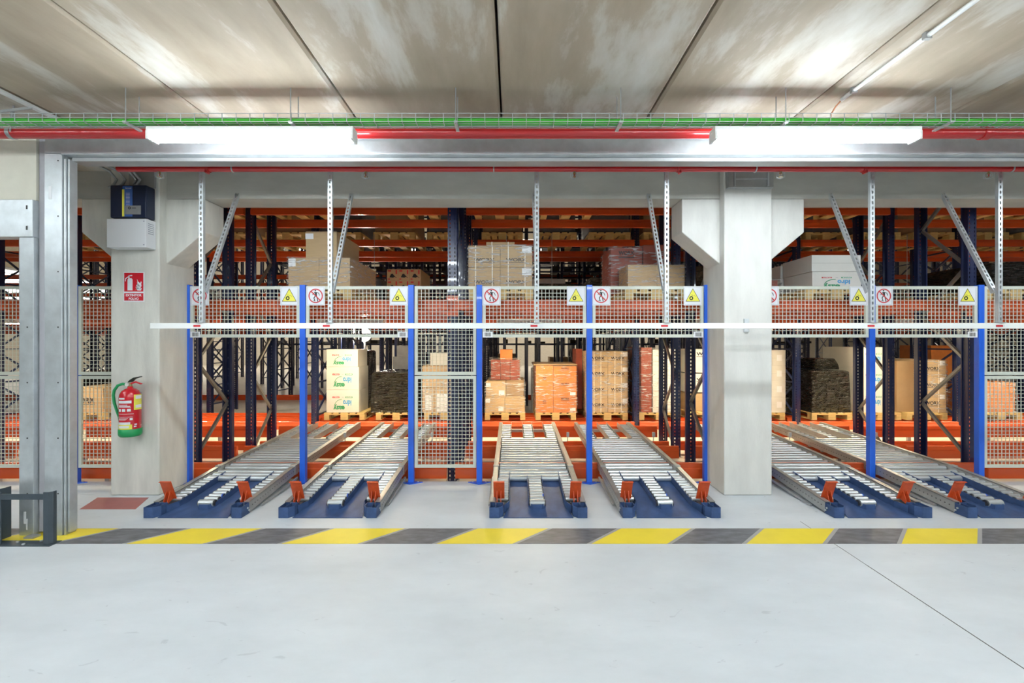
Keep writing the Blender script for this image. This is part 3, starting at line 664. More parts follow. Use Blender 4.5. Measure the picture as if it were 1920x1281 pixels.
# ================================================================ racking
def upright_me():
    g = MB().box(-.052, .052, 0, .006, 0, 1)
    g.box(-.052, -.046, .006, .075, 0, 1).box(.046, .052, .006, .075, 0, 1).box(-.066, -.052, .063, .075, 0, 1).box(.052, .066, .063, .075, 0, 1)
    return g
def up_mesh(z0, z1, flip=False):
    g = upright_me(); s_ = -1 if flip else 1
    g.v = [(x, s_ * y, z0 + z * (z1 - z0)) for x, y, z in g.v]
    if flip: g.f = [f[::-1] for f in g.f]
    me = g.mesh('upright'); me.materials.append(M['navy']); return me
def beam_me(L, h):
    g = MB().prism_yz([(0, 0), (0, h * .62), (.012, h * .68), (.012, h * .96), (.018, h), (.05, h), (.05, 0)], -L / 2 + .052, L / 2 - .052)
    me = g.mesh('beam'); me.materials.append(M['orange']); return me
def conn_me():
    g = MB().box(-.035, .035, -.004, .0, -.05, .2)
    me = g.mesh('beam_connector'); me.materials.append(M['orange']); return me
BW = 3.142
BM = {.13: beam_me(BW, .13), .17: beam_me(BW, .17), .18: beam_me(BW, .18)}
UPF = {}; CONN = conn_me()
def zig(y0, y1, z0, z1, pitch):
    out = []; z = z0; side = 0
    while z + pitch <= z1:
        a = (0, y0 if side == 0 else y1, z); b_ = (0, y1 if side == 0 else y0, z + pitch); me = MB().bar(a, b_, .032, .034, up=(1, 0, 0)).mesh('brace'); me.materials.append(M['brace']); out.append(me)
        z += pitch * 1.04; side ^= 1
    return out
def rack(name_label, yf, depth, k0, k1, ztop, front_levels, rear_levels, z0=ZR, pitch=.56, connectors=False, phase=.3, hf=.17):
    t = thing('pallet_rack', name_label, 'rack', (0, yf, z0))
    uf = up_mesh(0, ztop - z0); ur = up_mesh(0, ztop - z0, True)
    br = zig(.075, depth - .075, phase, ztop - z0 - .1, pitch)
    for k in range(k0, k1 + 1):
        x = XL[k]
        obj('upright', uf, None, t, (x, 0, 0)); obj('upright', ur, None, t, (x, depth, 0))
        obj('foot_plate', MB().box(x - .08, x + .08, -.03, .1, 0, .006), M['galvdull'], t)
        if yf > 8:
            g = MB(); zc = .25; sd = 0
            while zc + pitch < ztop - z0:
                for q_ in (0, 1): g.bar((x, .075 if q_ else depth - .075, zc), (x, depth - .075 if q_ else .075, zc + pitch), .03, .03, up=(1, 0, 0))
                g.bar((x, .07, zc), (x, depth - .07, zc), .03, .03, up=(1, 0, 0)); zc += pitch * 1.05
            obj('cross_bracing', g, M['navyp'], t)
        elif abs(x) < 12:
            for me in br: obj('brace', me, None, t, (x, 0, 0))
        else:
            g = MB()
            for me in br:
                vv = [v.co.copy() for v in me.vertices]; g.add([(v.x + x, v.y, v.z) for v in vv], [tuple(p.vertices) for p in me.polygons])
            obj('bracing', g, M['brace'], t)
        if k < k1:
            for zt in front_levels:
                obj('beam', BM[hf if zt < 3 else .13], None, t, (x + BW / 2, -.055, zt - (hf if zt < 3 else .13) - z0))
                if connectors:
                    for xx in (x + .037, x + BW - .037): obj('beam_connector', CONN, None, t, (xx, -.006, zt - .15 - z0))
            for zt in rear_levels: obj('beam', BM[.13], None, t, (x + BW / 2, depth + .005, zt - .13 - z0))
    return t
L1, L2 = 2.12, 3.60
mid = 7
rack('front pallet rack of navy uprights and orange beams right behind the fence', 5.5, .74, 4, 10, 6.2, [L1, L2], [L1, L2], connectors=True, hf=.13)
rack('second pallet rack row, standing back to back with the front rack', 6.68, .68, 4, 10, 6.2, [L1, L2], [L1, L2], phase=.05, hf=.13)
rack('third pallet rack row across the aisle, holding the brightly lit pallets', 8.86, 1.04, 3, 11, 6.2, [.07, L1, L2], [.07, L1, L2], pitch=.62)
rack('fourth pallet rack row, behind the brightly lit pallets', 10.5, 1.04, 2, 12, 6.2, [L1, L2], [L1], pitch=.6)
rack('fifth pallet rack row deep in the hall', 13.4, 1.04, 1, 13, 6.2, [.07, L1, L2], [], pitch=.6)
rack('sixth pallet rack row deep in the hall', 15.2, 1.04, 1, 13, 6.2, [L1, L2], [], pitch=.7)
rack('seventh pallet rack row far back in the hall', 18.4, 1.04, 0, 14, 6.2, [L1, L2], [], pitch=.8)
rack('rearmost pallet rack row, near the back wall of the hall', 21.4, 1.04, 0, 14, 6.2, [L1, L2], [], pitch=.9)
# low beams that carry the roller lanes
for nm, yy, z0, h_, lab in (('f', 5.36, .0, .18, 'nearest the floor edge'), ('s', 6.45, -.04, .17, 'second from the front'), ('t', 6.86, -.02, .13, 'third from the front'), ('r', 7.42, .06, .18, 'rearmost, below the upper roller ends')):
    t = thing('support_beam', 'low orange beam line carrying the roller lanes, ' + lab, 'beam', (0, yy, z0), 'low orange beams under the lanes')
    for k in range(4, 10):
        obj('beam', BM.get(h_, BM[.17]), None, t, (XL[k] + BW / 2, 0, 0))
        obj('leg', MB().box(XL[k] + .9, XL[k] + .95, .008, .045, ZR - z0, .0).box(XL[k] + 2.2, XL[k] + 2.25, .008, .045, ZR - z0, .0), M['galvdull'], t)
for yy, lab in ((9.28, 'just behind the front beam of the lit rack'), (9.55, 'mid depth of the lit rack')):
    t = thing('support_beam', 'low orange pallet rail ' + lab, 'beam', (0, yy, -.06), 'low orange rails under the lit pallets')
    for k in range(3, 11): obj('beam', BM[.13], None, t, (XL[k] + BW / 2, 0, 0))
    obj('leg', MB().box(-9, -8.95, .01, .04, -.02, 0).box(9, 9.05, .01, .04, -.02, 0), M['galvdull'], t)

# dense dark flow racks between the rack rows, seen through the middle
for fi, (fy, fx0, fx1, lab) in enumerate(((12.1, -4.6, 5.6, 'dense dark flow rack of thin uprights and shelves, nearer one'), (16.9, -9.0, 11.0, 'dense dark flow rack of thin uprights and shelves, farther one'))):
    t = thing('flow_rack', lab, 'rack', (0, fy, ZR)); random.seed(5 + fi); x = fx0; ui = 0
    st_ = .6 if fi == 0 else .75
    um = MB().box(-.035, .035, 0, .07, 0, 5.6).mesh('upright'); um.materials.append(M['navyp'])
    while x < fx1:
        if abs(PX(681, fy) - x) > .3: obj('upright', um, None, t, (x, 0, 0)); obj('upright', um, None, t, (x, .9, 0))
        x += st_ * random.choice((1, 1, .55))
    for z in (2.35, 2.62, 2.95, 3.2, 3.55, 3.85, 4.2, 4.6, 5.0) + ((1.9,) if fi == 0 else (1.62,)):
        obj('shelf_rail', MB().box(fx0, fx1, -.01, .03, z, z + .04).box(fx0, fx1, .9, .94, z - .03, z + .01), M['navyp'], t)
        g = MB(); xx = fx0 + .1
        while xx < fx1:
            if random.random() < .7: g.box(xx, xx + random.uniform(.12, .3), .1, .8, z + .042, z + random.uniform(.1, .2))
            xx += random.uniform(.25, .7)
        sb_ = obj('stored_bins', g, M['black'], t); sb_['kind'] = 'stuff'
# aisle lamps
i = 0
for k in range(4, 11):
    i += 1
    batten(XL[k] + BW / 2 - .55, 8.05, 1.95, 1.15, M['aisletube'], 'warm lamp in the rack aisle, %s from the left' % NTH[i - 1], 'aisle lamps', 1.5, hw=.04, deep=True)
for j, (y, z) in enumerate(((17.0, 5.4), (24.0, 6.5))):
    for i2, x in enumerate((-22, -16, -10.5, -5.2, 0.8, 6.2, 12, 18)):
        batten(x, y, z, 1.5, M['halltube'], 'hall lamp in the %s row from the front, %s from the left' % (NTH[j], NTH[i2]), 'lamps deep in the rack hall', 9.2 - z - .075, hw=.06)
WT = mat('fill_and_flood_diffuser', (0.9, 0.9, 0.9), 0.4, emit=((1.0, 0.94, 0.84), 90.0))
for i2, x in enumerate((-25, -20, -15, -10.5, -6, -2, 2, 6, 11, 16)):  # lamp row added only to brighten the back wall behind the racks
    batten(x, 29, 3.5, 1.5, WT, 'added fill lamp in front of the back wall of the hall, %s from the left' % NTH[i2], 'added fill lamps before the back wall', 9.2 - 3.575, hw=.06)
fl = thing('flood_lamp', 'very bright flood lamp shining through the racks left of centre', 'lamp', (PX(681, 12.5), 12.5, PZ(628, 12.5)))
obj('housing', MB().cyl((0, .03, 0), (0, .12, 0), .19, 20), M['galvdull'], fl)
obj('lens', MB().cyl((0, 0, 0), (0, .03, 0), .18, 20), WT, fl)
obj('mast', MB().cyl((0, .08, ZR - PZ(628, 12.5)), (0, .08, -.1), .03, 8), M['galvdull'], fl)

# ================================================================ roller lanes
def rz(Y):      # height of the roller tops
    return .183 - .1 * (5.19 - Y) if Y < 5.19 else .183 + .05 * (Y - 5.19)
XW = .45
def roller_me(w_, r, name='roller'):
    g = MB().cyl((-w_ / 2, 0, 0), (w_ / 2, 0, 0), r, 14); me = g.mesh(name); me.materials.append(M['zinc']); return me
def cap_me(w_, r):
    g = MB().cyl((-w_ / 2 - .01, 0, 0), (-w_ / 2, 0, 0), r * .8, 8).cyl((w_ / 2, 0, 0), (w_ / 2 + .01, 0, 0), r * .8, 8); me = g.mesh('end_bearing'); me.materials.append(M['rollerend']); return me
ROL = {k: (roller_me(*k), cap_me(*k)) for k in ((.76, .031), (.112, .022), (.128, .024), (.128, .022), (.14, .034))}
def place_roll(t, key, x, Y, dz=0.0, Y0=4.15):
    a, b_ = ROL[key]; r = key[1]
    o = obj('roller', a, None, t, (x, Y - Y0, rz(Y) - r + dz)); obj('end_bearing', b_, None, o)
    return o
LANES = [(360, 'leftmost roller lane, beside the column with the extinguisher'), (613, 'second roller lane from the left, left of the narrow mesh bay'), (1008.5, 'middle roller lane, seen straight on'),
         (1258.5, 'roller lane just left of the pale column'), (1655, 'roller lane just right of the pale column'), (1905, 'roller lane at the right edge of the photo')]
RAILF = {}
def lane(px, lab, extra=False):
    Y0 = 4.15; x = PX(px, Y0)
    t = thing('roller_conveyor', lab if lab.startswith('grey') else 'grey ' + lab + ', with navy tray', 'conveyor', (x, Y0, 0), 'sloping roller lanes')
    # side rails: C channels in two lengths
    for s_ in (-1, 1):
        for (ya, yb) in ((4.27, 5.185), (5.195, 7.40)):
            g = MB(); xa, xb = s_ * (XW - .05), s_ * XW
            for (u0, u1, h0, h1) in ((xa, xb, .004, .008), (xb - s_ * .004, xb, -.085, .008), (xb - s_ * .03, xb, -.089, -.085)):
                a0, a1 = rz(ya + .001) + .01, rz(yb - .001) + .01
                lo, hi = min(u0, u1), max(u0, u1)
                za0 = max(.004, a0 + h0) if h0 < 0 else a0 + h0
                g.add([(lo, ya - Y0, za0), (hi, ya - Y0, za0), (hi, yb - Y0, a1 + h0), (lo, yb - Y0, a1 + h0), (lo, ya - Y0, max(a0 + h1, za0 + .003)), (hi, ya - Y0, max(a0 + h1, za0 + .003)), (hi, yb - Y0, a1 + h1), (lo, yb - Y0, a1 + h1)],
                      [(3, 2, 1, 0), (4, 5, 6, 7), (0, 1, 5, 4), (1, 2, 6, 5), (2, 3, 7, 6), (3, 0, 4, 7)])
            ro = obj('side_rail', g, M['rail'], t)
            hg = MB(); yy = ya + .05
            while yy < yb - .05:
                z = rz(yy) - .03
                hg.box(s_ * XW - .0008 if s_ < 0 else XW, s_ * XW if s_ < 0 else XW + .0008, yy - Y0 - .006, yy - Y0 + .006, z - .004, z + .004); yy += .045
            obj('punched_holes', hg, M['black'], ro)
            # inner liner for the rollers
            g = MB(); a0, a1 = rz(ya + .001) - .012, rz(yb - .001) - .012; xi = s_ * (XW - .054)
            g.add([(xi - .002, ya - Y0, a0 - .05), (xi + .002, ya - Y0, a0 - .05), (xi + .002, yb - Y0, a1 - .05), (xi - .002, yb - Y0, a1 - .05), (xi - .002, ya - Y0, a0 + .02), (xi + .002, ya - Y0, a0 + .02), (xi + .002, yb - Y0, a1 + .02), (xi - .002, yb - Y0, a1 + .02)],
                  [(3, 2, 1, 0), (4, 5, 6, 7), (0, 1, 5, 4), (1, 2, 6, 5), (2, 3, 7, 6), (3, 0, 4, 7)])
            obj('roller_liner', g, M['galvdull'], ro)
        g = MB().box(s_ * (XW - .06), s_ * (XW + .004), 5.16 - Y0, 5.22 - Y0, .10, rz(5.19) + .024)
        obj('joint_plate', g, M['galvdull'], t)
        # lower skid under the rail, resting on the floor
        obj('skid', MB().bar((s_ * (XW + .012), 4.45 - Y0, .012), (s_ * (XW + .012), 5.2 - Y0, .06), .02, .022), M['galvdull'], t)
    # rollers
    for i in range(3): place_roll(t, (.76, .031), 0, 4.945 + .085 * i)
    for i in range(13): place_roll(t, (.76, .031), 0, 5.245 + .1 * i)
    for i in range(8):
        for xx in (-.33, 0, .33): place_roll(t, (.128, .024), xx, 6.56 + .108 * i)
    for i in range(8):
        for xx in (-.335, .335): place_roll(t, (.112, .022), xx, 4.42 + .066 * i)
    for i in range(8): 
        o = place_roll(t, (.128, .022), 0, 4.425 + .064 * i)
        if i == 1: obj('blue_end_cap', MB().cyl((.058, 0, 0), (.0695, 0, 0), .0225, 14), M['blueroll'], o)
    place_roll(t, (.14, .034), 0, 4.35, .004)
    # rear strip channels
    for xx in (-.33, 0, .33):
        for s_ in (-1, 1):
            xo = xx + s_ * .078
            g = MB(); ya, yb = 6.5, 7.42; a0, a1 = rz(ya), rz(yb)
            g.add([(xo - .002, ya - Y0, a0 - .07), (xo + .002, ya - Y0, a0 - .07), (xo + .002, yb - Y0, a1 - .07), (xo - .002, yb - Y0, a1 - .07), (xo - .002, ya - Y0, a0 + .006), (xo + .002, ya - Y0, a0 + .006), (xo + .002, yb - Y0, a1 + .012), (xo - .002, yb - Y0, a1 + .012)],
                  [(3, 2, 1, 0), (4, 5, 6, 7), (0, 1, 5, 4), (1, 2, 6, 5), (2, 3, 7, 6), (3, 0, 4, 7)])
            obj('strip_side', g, M['rail'], t)
    for yy in (5.19, 5.6, 6.2, 6.46, 7.3): obj('cross_member', MB().box(-.39, .39, yy - Y0 - .02, yy - Y0 + .02, rz(yy) - .12, rz(yy) - (.035 if yy == 5.19 else .075)), M['rollerend' if yy == 5.19 else 'galvdull'], t)  # the member under the joint is black, standing in for the shaded gap
    # navy tray
    tr_ = obj('tray', MB().prism_yz([(-.0, .002), (.86, .105), (.90, .105), (.90, .099), (.87, .099), (.02, .0)], -.262, .262), M['tray'], t)
    g = MB().add([(-.32, .0, .001), (.32, .0, .001), (.262, .26, .036), (-.262, .26, .036), (-.32, .0, .006), (.32, 0, .006), (.262, .26, .041), (-.262, .26, .041)], [(3, 2, 1, 0), (4, 5, 6, 7), (0, 1, 5, 4), (1, 2, 6, 5), (2, 3, 7, 6), (3, 0, 4, 7)])
    for s_ in (-1, 1):
        xs = s_ * .268
        # raised side wall with bend to the corner pocket
        g.add([(xs - .003, .20, .02), (xs + .003, .20, .02), (xs + .003, .9, .09), (xs - .003, .9, .09), (xs - .003, .20, .085), (xs + .003, .20, .085), (xs + .003, .9, .175), (xs - .003, .9, .175)],
              [(3, 2, 1, 0), (4, 5, 6, 7), (0, 1, 5, 4), (1, 2, 6, 5), (2, 3, 7, 6), (3, 0, 4, 7)])
        g.bar((xs, .20, .052), (s_ * .315, .10, .045), .006, .075)
        xc = s_ * .078
        g.add([(xc - .003, .20, .025), (xc + .003, .20, .025), (xc + .003, .8, .09), (xc - .003, .8, .09), (xc - .003, .20, .075), (xc + .003, .20, .075), (xc + .003, .8, .16), (xc - .003, .8, .16)],
              [(3, 2, 1, 0), (4, 5, 6, 7), (0, 1, 5, 4), (1, 2, 6, 5), (2, 3, 7, 6), (3, 0, 4, 7)])
        g.bar((xc, .20, .05), (s_ * .045, .15, .046), .006, .05)
    g.bar((-.045, .15, .046), (.045, .15, .046), .006, .05)
    obj('tray_wall', g, M['tray'], t)
    # corner pockets and stoppers
    for s_ in (-1, 1):
        cx = s_ * .385
        pts = [(cx + s_ * .06, .0), (cx - s_ * .025, .0), (cx - s_ * .062, .045), (cx - s_ * .062, .13), (cx + s_ * .06, .13)]
        g = MB()
        for a, b_ in zip(pts, pts[1:] + pts[:1]): g.bar((a[0], a[1], .05), (b_[0], b_[1], .05), .005, .096)
        g.box(cx - .055, cx + .055, .03, .125, .002, .006).bar((cx + s_ * .015, .0, .055), (cx + s_ * .0, .13, .055), .004, .08)
        po = obj('corner_pocket', g, M['tray'], t)
        obj('bolt', MB().cyl((cx + s_ * .062, .09, .06), (cx + s_ * .07, .09, .06), .009, 8).cyl((cx + s_ * .062, .11, .035), (cx + s_ * .07, .11, .035), .009, 8), M['galv'], po)
        st = MB(); cx = s_ * .365
        st.prism_yz([(.15, .285), (.156, .288), (.232, .105), (.224, .102)], cx - .052, cx + .052)
        st.prism_yz([(.135, .285), (.156, .289), (.156, .284), (.135, .281)], cx - .052, cx + .052)
        for dx in (-.018, .018): st.prism_yz([(.19, .19), (.225, .1), (.16, .075), (.155, .10)][::-1], cx + dx - .003, cx + dx + .003)
        so = obj('stopper', st, M['stopper'], t, label='upright orange end stopper')
        obj('stopper_bracket', MB().box(cx - .05, cx + .05, .15, .27, .055, .075), M['rollerend'], so)
        # stopper-side link bars
        obj('adjuster_strip', MB().box(s_ * .41 - .02, s_ * .41 + .02, .13, .3, .075, .08), M['galv'], t)
    # sensor hook
    sx = XW + .06
    obj('sensor_hook', MB().tube([(XW - .01, 6.45 - Y0, .2), (sx + .02, 6.45 - Y0, .2), (sx + .035, 6.45 - Y0, .215), (sx + .04, 6.45 - Y0, .31)], .006, 6).box(sx + .02, sx + .055, 6.43 - Y0, 6.47 - Y0, .27, .33), M['galv'], t)
    return t
protos = [lane(px, lab) for px, lab in LANES]

# ================================================================ pallets and loads
def pallet_meshes():
    W, D = .8, 1.2
    d = MB()
    for i, (x0, wd) in enumerate(((-.4, .145), (-.215, .1), (-.0725, .145), (.115, .1), (.255, .145))): d.box(x0, x0 + wd, 0, D, .122, .144)
    for y in (0, .5275, 1.055): d.box(-.4, .4, y, y + .145, .1, .122)
    dm = d.mesh('deck_board'); dm.materials.append(M['wood'])
    out = []
    for x0, wd in ((-.4, .1), (-.0725, .145), (.3, .1)):
        s_ = MB().box(x0, x0 + wd, 0, D, 0, .022)
        for y in (0, .5275, 1.055): s_.box(x0, x0 + wd, y, y + .145, .022, .1)
        m = s_.mesh('skid'); m.materials.append(M['wood']); out.append(m)
    return dm, out
DECK, SKIDS = pallet_meshes()
def pallet(x, y, z, label, group):
    t = thing('wooden_pallet', label, 'pallet', (x, y, z), group)
    obj('deck', DECK, None, t)
    for m in SKIDS: obj('skid', m, None, t)
    return t
def carton(x0, x1, y0, y1, z0, z1, m, label, group=None, text=None, straps=(), tags=(), ink='black', logo=None, seam=True, bevel=.004):
    cx = (x0 + x1) / 2; t = thing('carton', label, 'box', (cx, y0, z0), group); a = (x1 - x0) / 2; H = z1 - z0; D = y1 - y0
    obj('body', MB().box(-a, a, 0, D, 0, H), m, t, bevel=bevel)
    if seam: obj('seam', MB().box(-a * .995, a * .995, -.0012, -.0003, H * .5 - .0006 if m is M['cartonwhite'] else H - .012, H * .5 + .0006 if m is M['cartonwhite'] else H - .0105), M['greyprint'], t)
    if text:
        s_ = text if isinstance(text, tuple) else (text, .28, .6, .17)
        g = MB(); letter(g, s_[0], 0, H * s_[1], 2 * a * s_[2], H * s_[3], -.002, bold=True)
        g.box(-a * s_[2], a * s_[2], -.002, -.001, H * (s_[1] - s_[3] * .5 - .06), H * (s_[1] - s_[3] * .5 - .035))
        obj('lettering', g, M[ink], t)
    for sx in straps: obj('strap', MB().box(a * sx - .006, a * sx + .006, -.003, D + .002, -.0, H + .002), M['tape'], t)
    for (lx, lz, lw, lh) in tags: obj('paper_label', MB().box(a * lx - lw / 2, a * lx + lw / 2, -.004, -.001, H * lz - lh / 2, H * lz + lh / 2), M['label'], t)
    if logo: logo_print(t, a, H)
    return t
def logo_print(t, a, H, y=-.003):
    # printed upside down, as the boxes stand on their heads
    z = H * .42; k = a
    g = MB(); letter(g, 'idro', k * .28, z - H * .0, k * .52, H * .25, y, flip=True, bold=True); obj('blue_lettering', g, M['idblue'], t)
    g = MB(); letter(g, 'easy', -k * .22, z - H * .17, k * .70, H * .23, y, flip=True, bold=True)
    g.line([(k * (-.06 - .46 * math.sin(u)), z + H * (.16 - .36 * (1 - math.cos(u)))) for u in [i * .2 for i in range(8)]], .009, y)
    obj('green_lettering', g, M['idgreen'], t)
    zc = H * .78 if False else z + H * .25
    obj('red_flag_strip', MB().box(-k * .62, -k * .2, y, y + .001, zc - H * .035, zc + H * .035), M['idred'], t)
    obj('green_flag_strip', MB().box(k * .18, k * .60, y, y + .001, zc - H * .035, zc + H * .035), M['idgreen'], t)
    g = MB(); letter(g, 'ITALY', -k * .41, zc, k * .34, H * .045, y - .0015, flip=True, bold=True); letter(g, 'MADE', k * .39, zc, k * .34, H * .045, y - .0015, flip=True, bold=True); obj('white_lettering', g, M['signwhite'], t)
    g = MB(); letter(g, 'IN', 0, zc, k * .09, H * .045, y, flip=True); obj('grey_lettering', g, M['lineprint'], t)
def wrap(x0, x1, y0, y1, z0, z1, label, m='film', bulge=.012):
    """crumpled film shell round a load (open top and bottom)"""
    t = MB(); random.seed(int(abs(x0) * 1000) + int(z0 * 77)); nx, nz, ny = 14, 12, 6
    ringp = [(x0 + (x1 - x0) * i / nx, y0) for i in range(nx)] + [(x1, y0 + (y1 - y0) * i / ny) for i in range(ny)] + [(x1 - (x1 - x0) * i / nx, y1) for i in range(nx)] + [(x0, y1 - (y1 - y0) * i / ny) for i in range(ny)]
    cx, cy = (x0 + x1) / 2, (y0 + y1) / 2; n = len(ringp); V = []
    for j in range(nz + 1):
        z = z0 + (z1 - z0) * j / nz
        for (x, y) in ringp:
            b_ = bulge * (.25 + random.random() * .75); sx = 1 if x > cx else -1; sy = 1 if y > cy else -1
            V.append((x + (sx * b_ if x in (x0, x1) else 0) - cx, y + (sy * b_ if y in (y0, y1) else 0) - y0, z - z0))
    fs = [(j * n + i, j * n + (i + 1) % n, (j + 1) * n + (i + 1) % n, (j + 1) * n + i) for j in range(nz) for i in range(n)]
    t.add(V, fs, True)
    o = obj('stretch_wrap', t, M[m], None, (cx, y0, z0)); tag(o, label, 'plastic wrap'); return o
def solid_wrap(name, x0, x1, y0, y1, z0, z1, label, m, cat='wrapped load', taper=.04, grp=None):
    """load wholly hidden in opaque film: lumpy closed block with a domed, folded top"""
    random.seed(int(abs(x0) * 997) + 3); t = MB(); nx, nz, ny = 10, 10, 8; cx, cy = (x0 + x1) / 2, (y0 + y1) / 2
    n = 2 * (nx + ny); V = []
    for j in range(nz + 4):
        jj = min(j, nz); z = z0 + (z1 - z0) * jj / nz * (.96 if j <= nz else 1); sh = 1 - taper * (jj / nz) ** 2
        if j > nz: sh *= (1 - .02, .90, .5)[j - nz - 1]; z = z0 + (z1 - z0) * (.98, .995, 1.0)[j - nz - 1]
        rp = [(x0 + (x1 - x0) * i / nx, y0) for i in range(nx)] + [(x1, y0 + (y1 - y0) * i / ny) for i in range(ny)] + [(x1 - (x1 - x0) * i / nx, y1) for i in range(nx)] + [(x0, y1 - (y1 - y0) * i / ny) for i in range(ny)]
        for (x, y) in rp:
            r = .010 * (random.random() - .5)
            V.append(((x - cx) * sh + r, (y - cy) * sh + cy - y0 + r, z - z0 + (r if 0 < j < nz else 0)))
    J = nz + 4
    fs = [(j * n + i, j * n + (i + 1) % n, (j + 1) * n + (i + 1) % n, (j + 1) * n + i) for j in range(J - 1) for i in range(n)] + [tuple((J - 1) * n + i for i in range(n)), tuple(range(n - 1, -1, -1))]
    t.add(V, fs, True)
    o = obj(name, t, M[m], None, (cx, y0, z0)); tag(o, label, cat, grp); return o

# ---- upper level of the front rack (Y 5.69)
YU = 5.69; ZU = L1 + .002; ZC = ZU + .145
def ux(px): return PX(px, YU)
def uz(py): return PZ(py, YU)
PG = 'pallets on the first beam level above the fence'
def upal(px, txt): return pallet(ux(px), YU, ZU, txt, PG)
upal(597, 'wooden pallet above the fence under the plain brown cartons')
upal(938, 'wooden pallet above the fence under the strapped brown cartons')
upal(1232, 'wooden pallet above the fence under the glossy wrapped cartons left of the pale column')
upal(1570, 'wooden pallet above the fence under the white upside-down boxes')
upal(1905, 'wooden pallet above the fence under the black wrapped load at the right edge')
A = ux(538); B_ = ux(654); hA = uz(483)
carton(A, ux(596) - .002, YU + .02, YU + 1.1, ZC, hA, M['carton'], 'plain brown carton under clear film, lower left of the three cartons above the second lane', None, tags=((-.75, .85, .09, .1),))
carton(ux(596), B_, YU + .02, YU + 1.1, ZC, hA, M['carton'], 'plain brown carton under clear film, lower right of the three cartons above the second lane')
carton(ux(568), ux(627), YU + .06, YU + .9, hA + .003, uz(432), M['carton'], 'plain brown carton standing alone on top of the wrapped pair above the second lane', tags=((-.75, .82, .1, .07),))
wrap(A - .008, B_ + .008, YU + .012, YU + 1.11, ZC, hA + .01, 'clear stretch wrap round the two lower cartons above the second lane')
# strapped cartons
a0, a1, am = ux(877), ux(997), ux(937); zt = uz(460); zm = uz(500.5)
for (p, q, nm) in ((a0, am - .002, 'left'), (am, a1, 'right')):
    for (z0, z1, lv) in ((ZC, zm - .003, 'lower'), (zm, zt, 'upper')):
        carton(p, q, YU + .02, YU + 1.1, z0, z1, M['carton'], '%s %s carton of the strapped brown stack above the middle lane' % (lv, nm), 'strapped cartons above the middle lane', text=('WORX', .34, .66, .16), ink='greyprint', straps=((-.55, .5) if nm == 'left' else (-.5, .55)), tags=(((.66, .8, .12, .085),) if nm == 'right' else ()))
carton(ux(908), ux(964), YU + .3, YU + .9, zt + .003, uz(444), M['carton'], 'small brown carton with two straps on top of the strapped stack above the middle lane', straps=(-.6, .55), seam=False)
wrap(a0 - .008, a1 + .008, YU + .012, YU + 1.11, ZC, zt + .01, 'clear stretch wrap round the strapped cartons above the middle lane')
# wrapped cartons near the pale column
carton(ux(1177), ux(1232) - .002, YU + .02, YU + .5, ZC, uz(496), M['carton'], 'plain carton with shiny film, front left of the load beside the pale column')
carton(ux(1232), ux(1284), YU + .02, YU + .5, ZC, uz(496), M['carton'], 'plain carton, front right of the load beside the pale column')
yv = YU + .52
carton(PX(1144, yv), PX(1203, yv), yv, yv + .58, ZC, PZ(464, yv), M['cartonred'], 'tall rust red carton behind left in the load beside the pale column', text=('WORX', .88, .5, .09), tags=((.45, .34, .12, .05),))
carton(PX(1205, yv), PX(1244, yv), yv, yv + .58, ZC, PZ(459, yv), M['cartonred'], 'tall rust red carton behind right in the load beside the pale column')
wrap(ux(1177) - .008, ux(1284) + .008, YU + .012, YU + .51, ZC, uz(496) + .01, 'glossy clear wrap round the front cartons beside the pale column')
wrap(PX(1143, yv) - .005, PX(1246, yv), yv - .008, yv + .6, ZC, PZ(462, yv), 'glossy clear wrap round the rust red cartons beside the pale column')
# white boxes
carton(ux(1524), ux(1616), YU + .02, YU + .62, ZC, uz(509), M['cartonwhite'], 'white box with upside-down green and blue print, lower one right of the pale column', logo=True, seam=False)
carton(ux(1522), ux(1614), YU + .01, YU + .62, uz(509) + .002, uz(478), M['cartonwhite'], 'blank white box lying on the printed white box right of the pale column', seam=True)
carton(ux(1522) - .02, ux(1616) - .05, YU + .64, YU + 1.12, ZC, uz(482), M['cartonwhite'], 'white box behind the printed white box right of the pale column', seam=False)
wrap(ux(1452), ux(1496), YU + .36, YU + 1.29, L1 + .005, uz(514), 'brownish film wrap half hidden behind the pale column, above the lane')
carton(ux(1456), ux(1492), YU + .4, YU + 1.25, L1 + .005, uz(516), M['cartonred'], 'rust red carton inside the wrap half hidden behind the pale column')
solid_wrap('wrapped_load', ux(1862), ux(1862) + .8, YU + .02, YU + 1.15, ZC, uz(490), 'black wrapped load above the fence at the right edge', 'blackfilm')
pallet(PX(679, 8.88), 8.88, L1 + .002, 'wooden pallet under the low grey covered load above the second lane', 'pallets on the first level across the aisle')
solid_wrap('wrapped_load', PX(672, 8.9), PX(716, 8.9), 8.9, 9.7, L1 + .148, PZ(520, 8.9), 'low grey covered load above the second lane, behind the plain cartons', 'greyfilm', taper=.35)

# ---- second row pallets on level one, third rack (Y 8.86)
Y3 = 8.88
SP = []
for k in range(4, 11):
    for j in range(3): SP.append(XL[k] + .527 + 1.044 * j)
def near(px): x = PX(px, 9.1); return min(SP, key=lambda s_: abs(s_ - x))
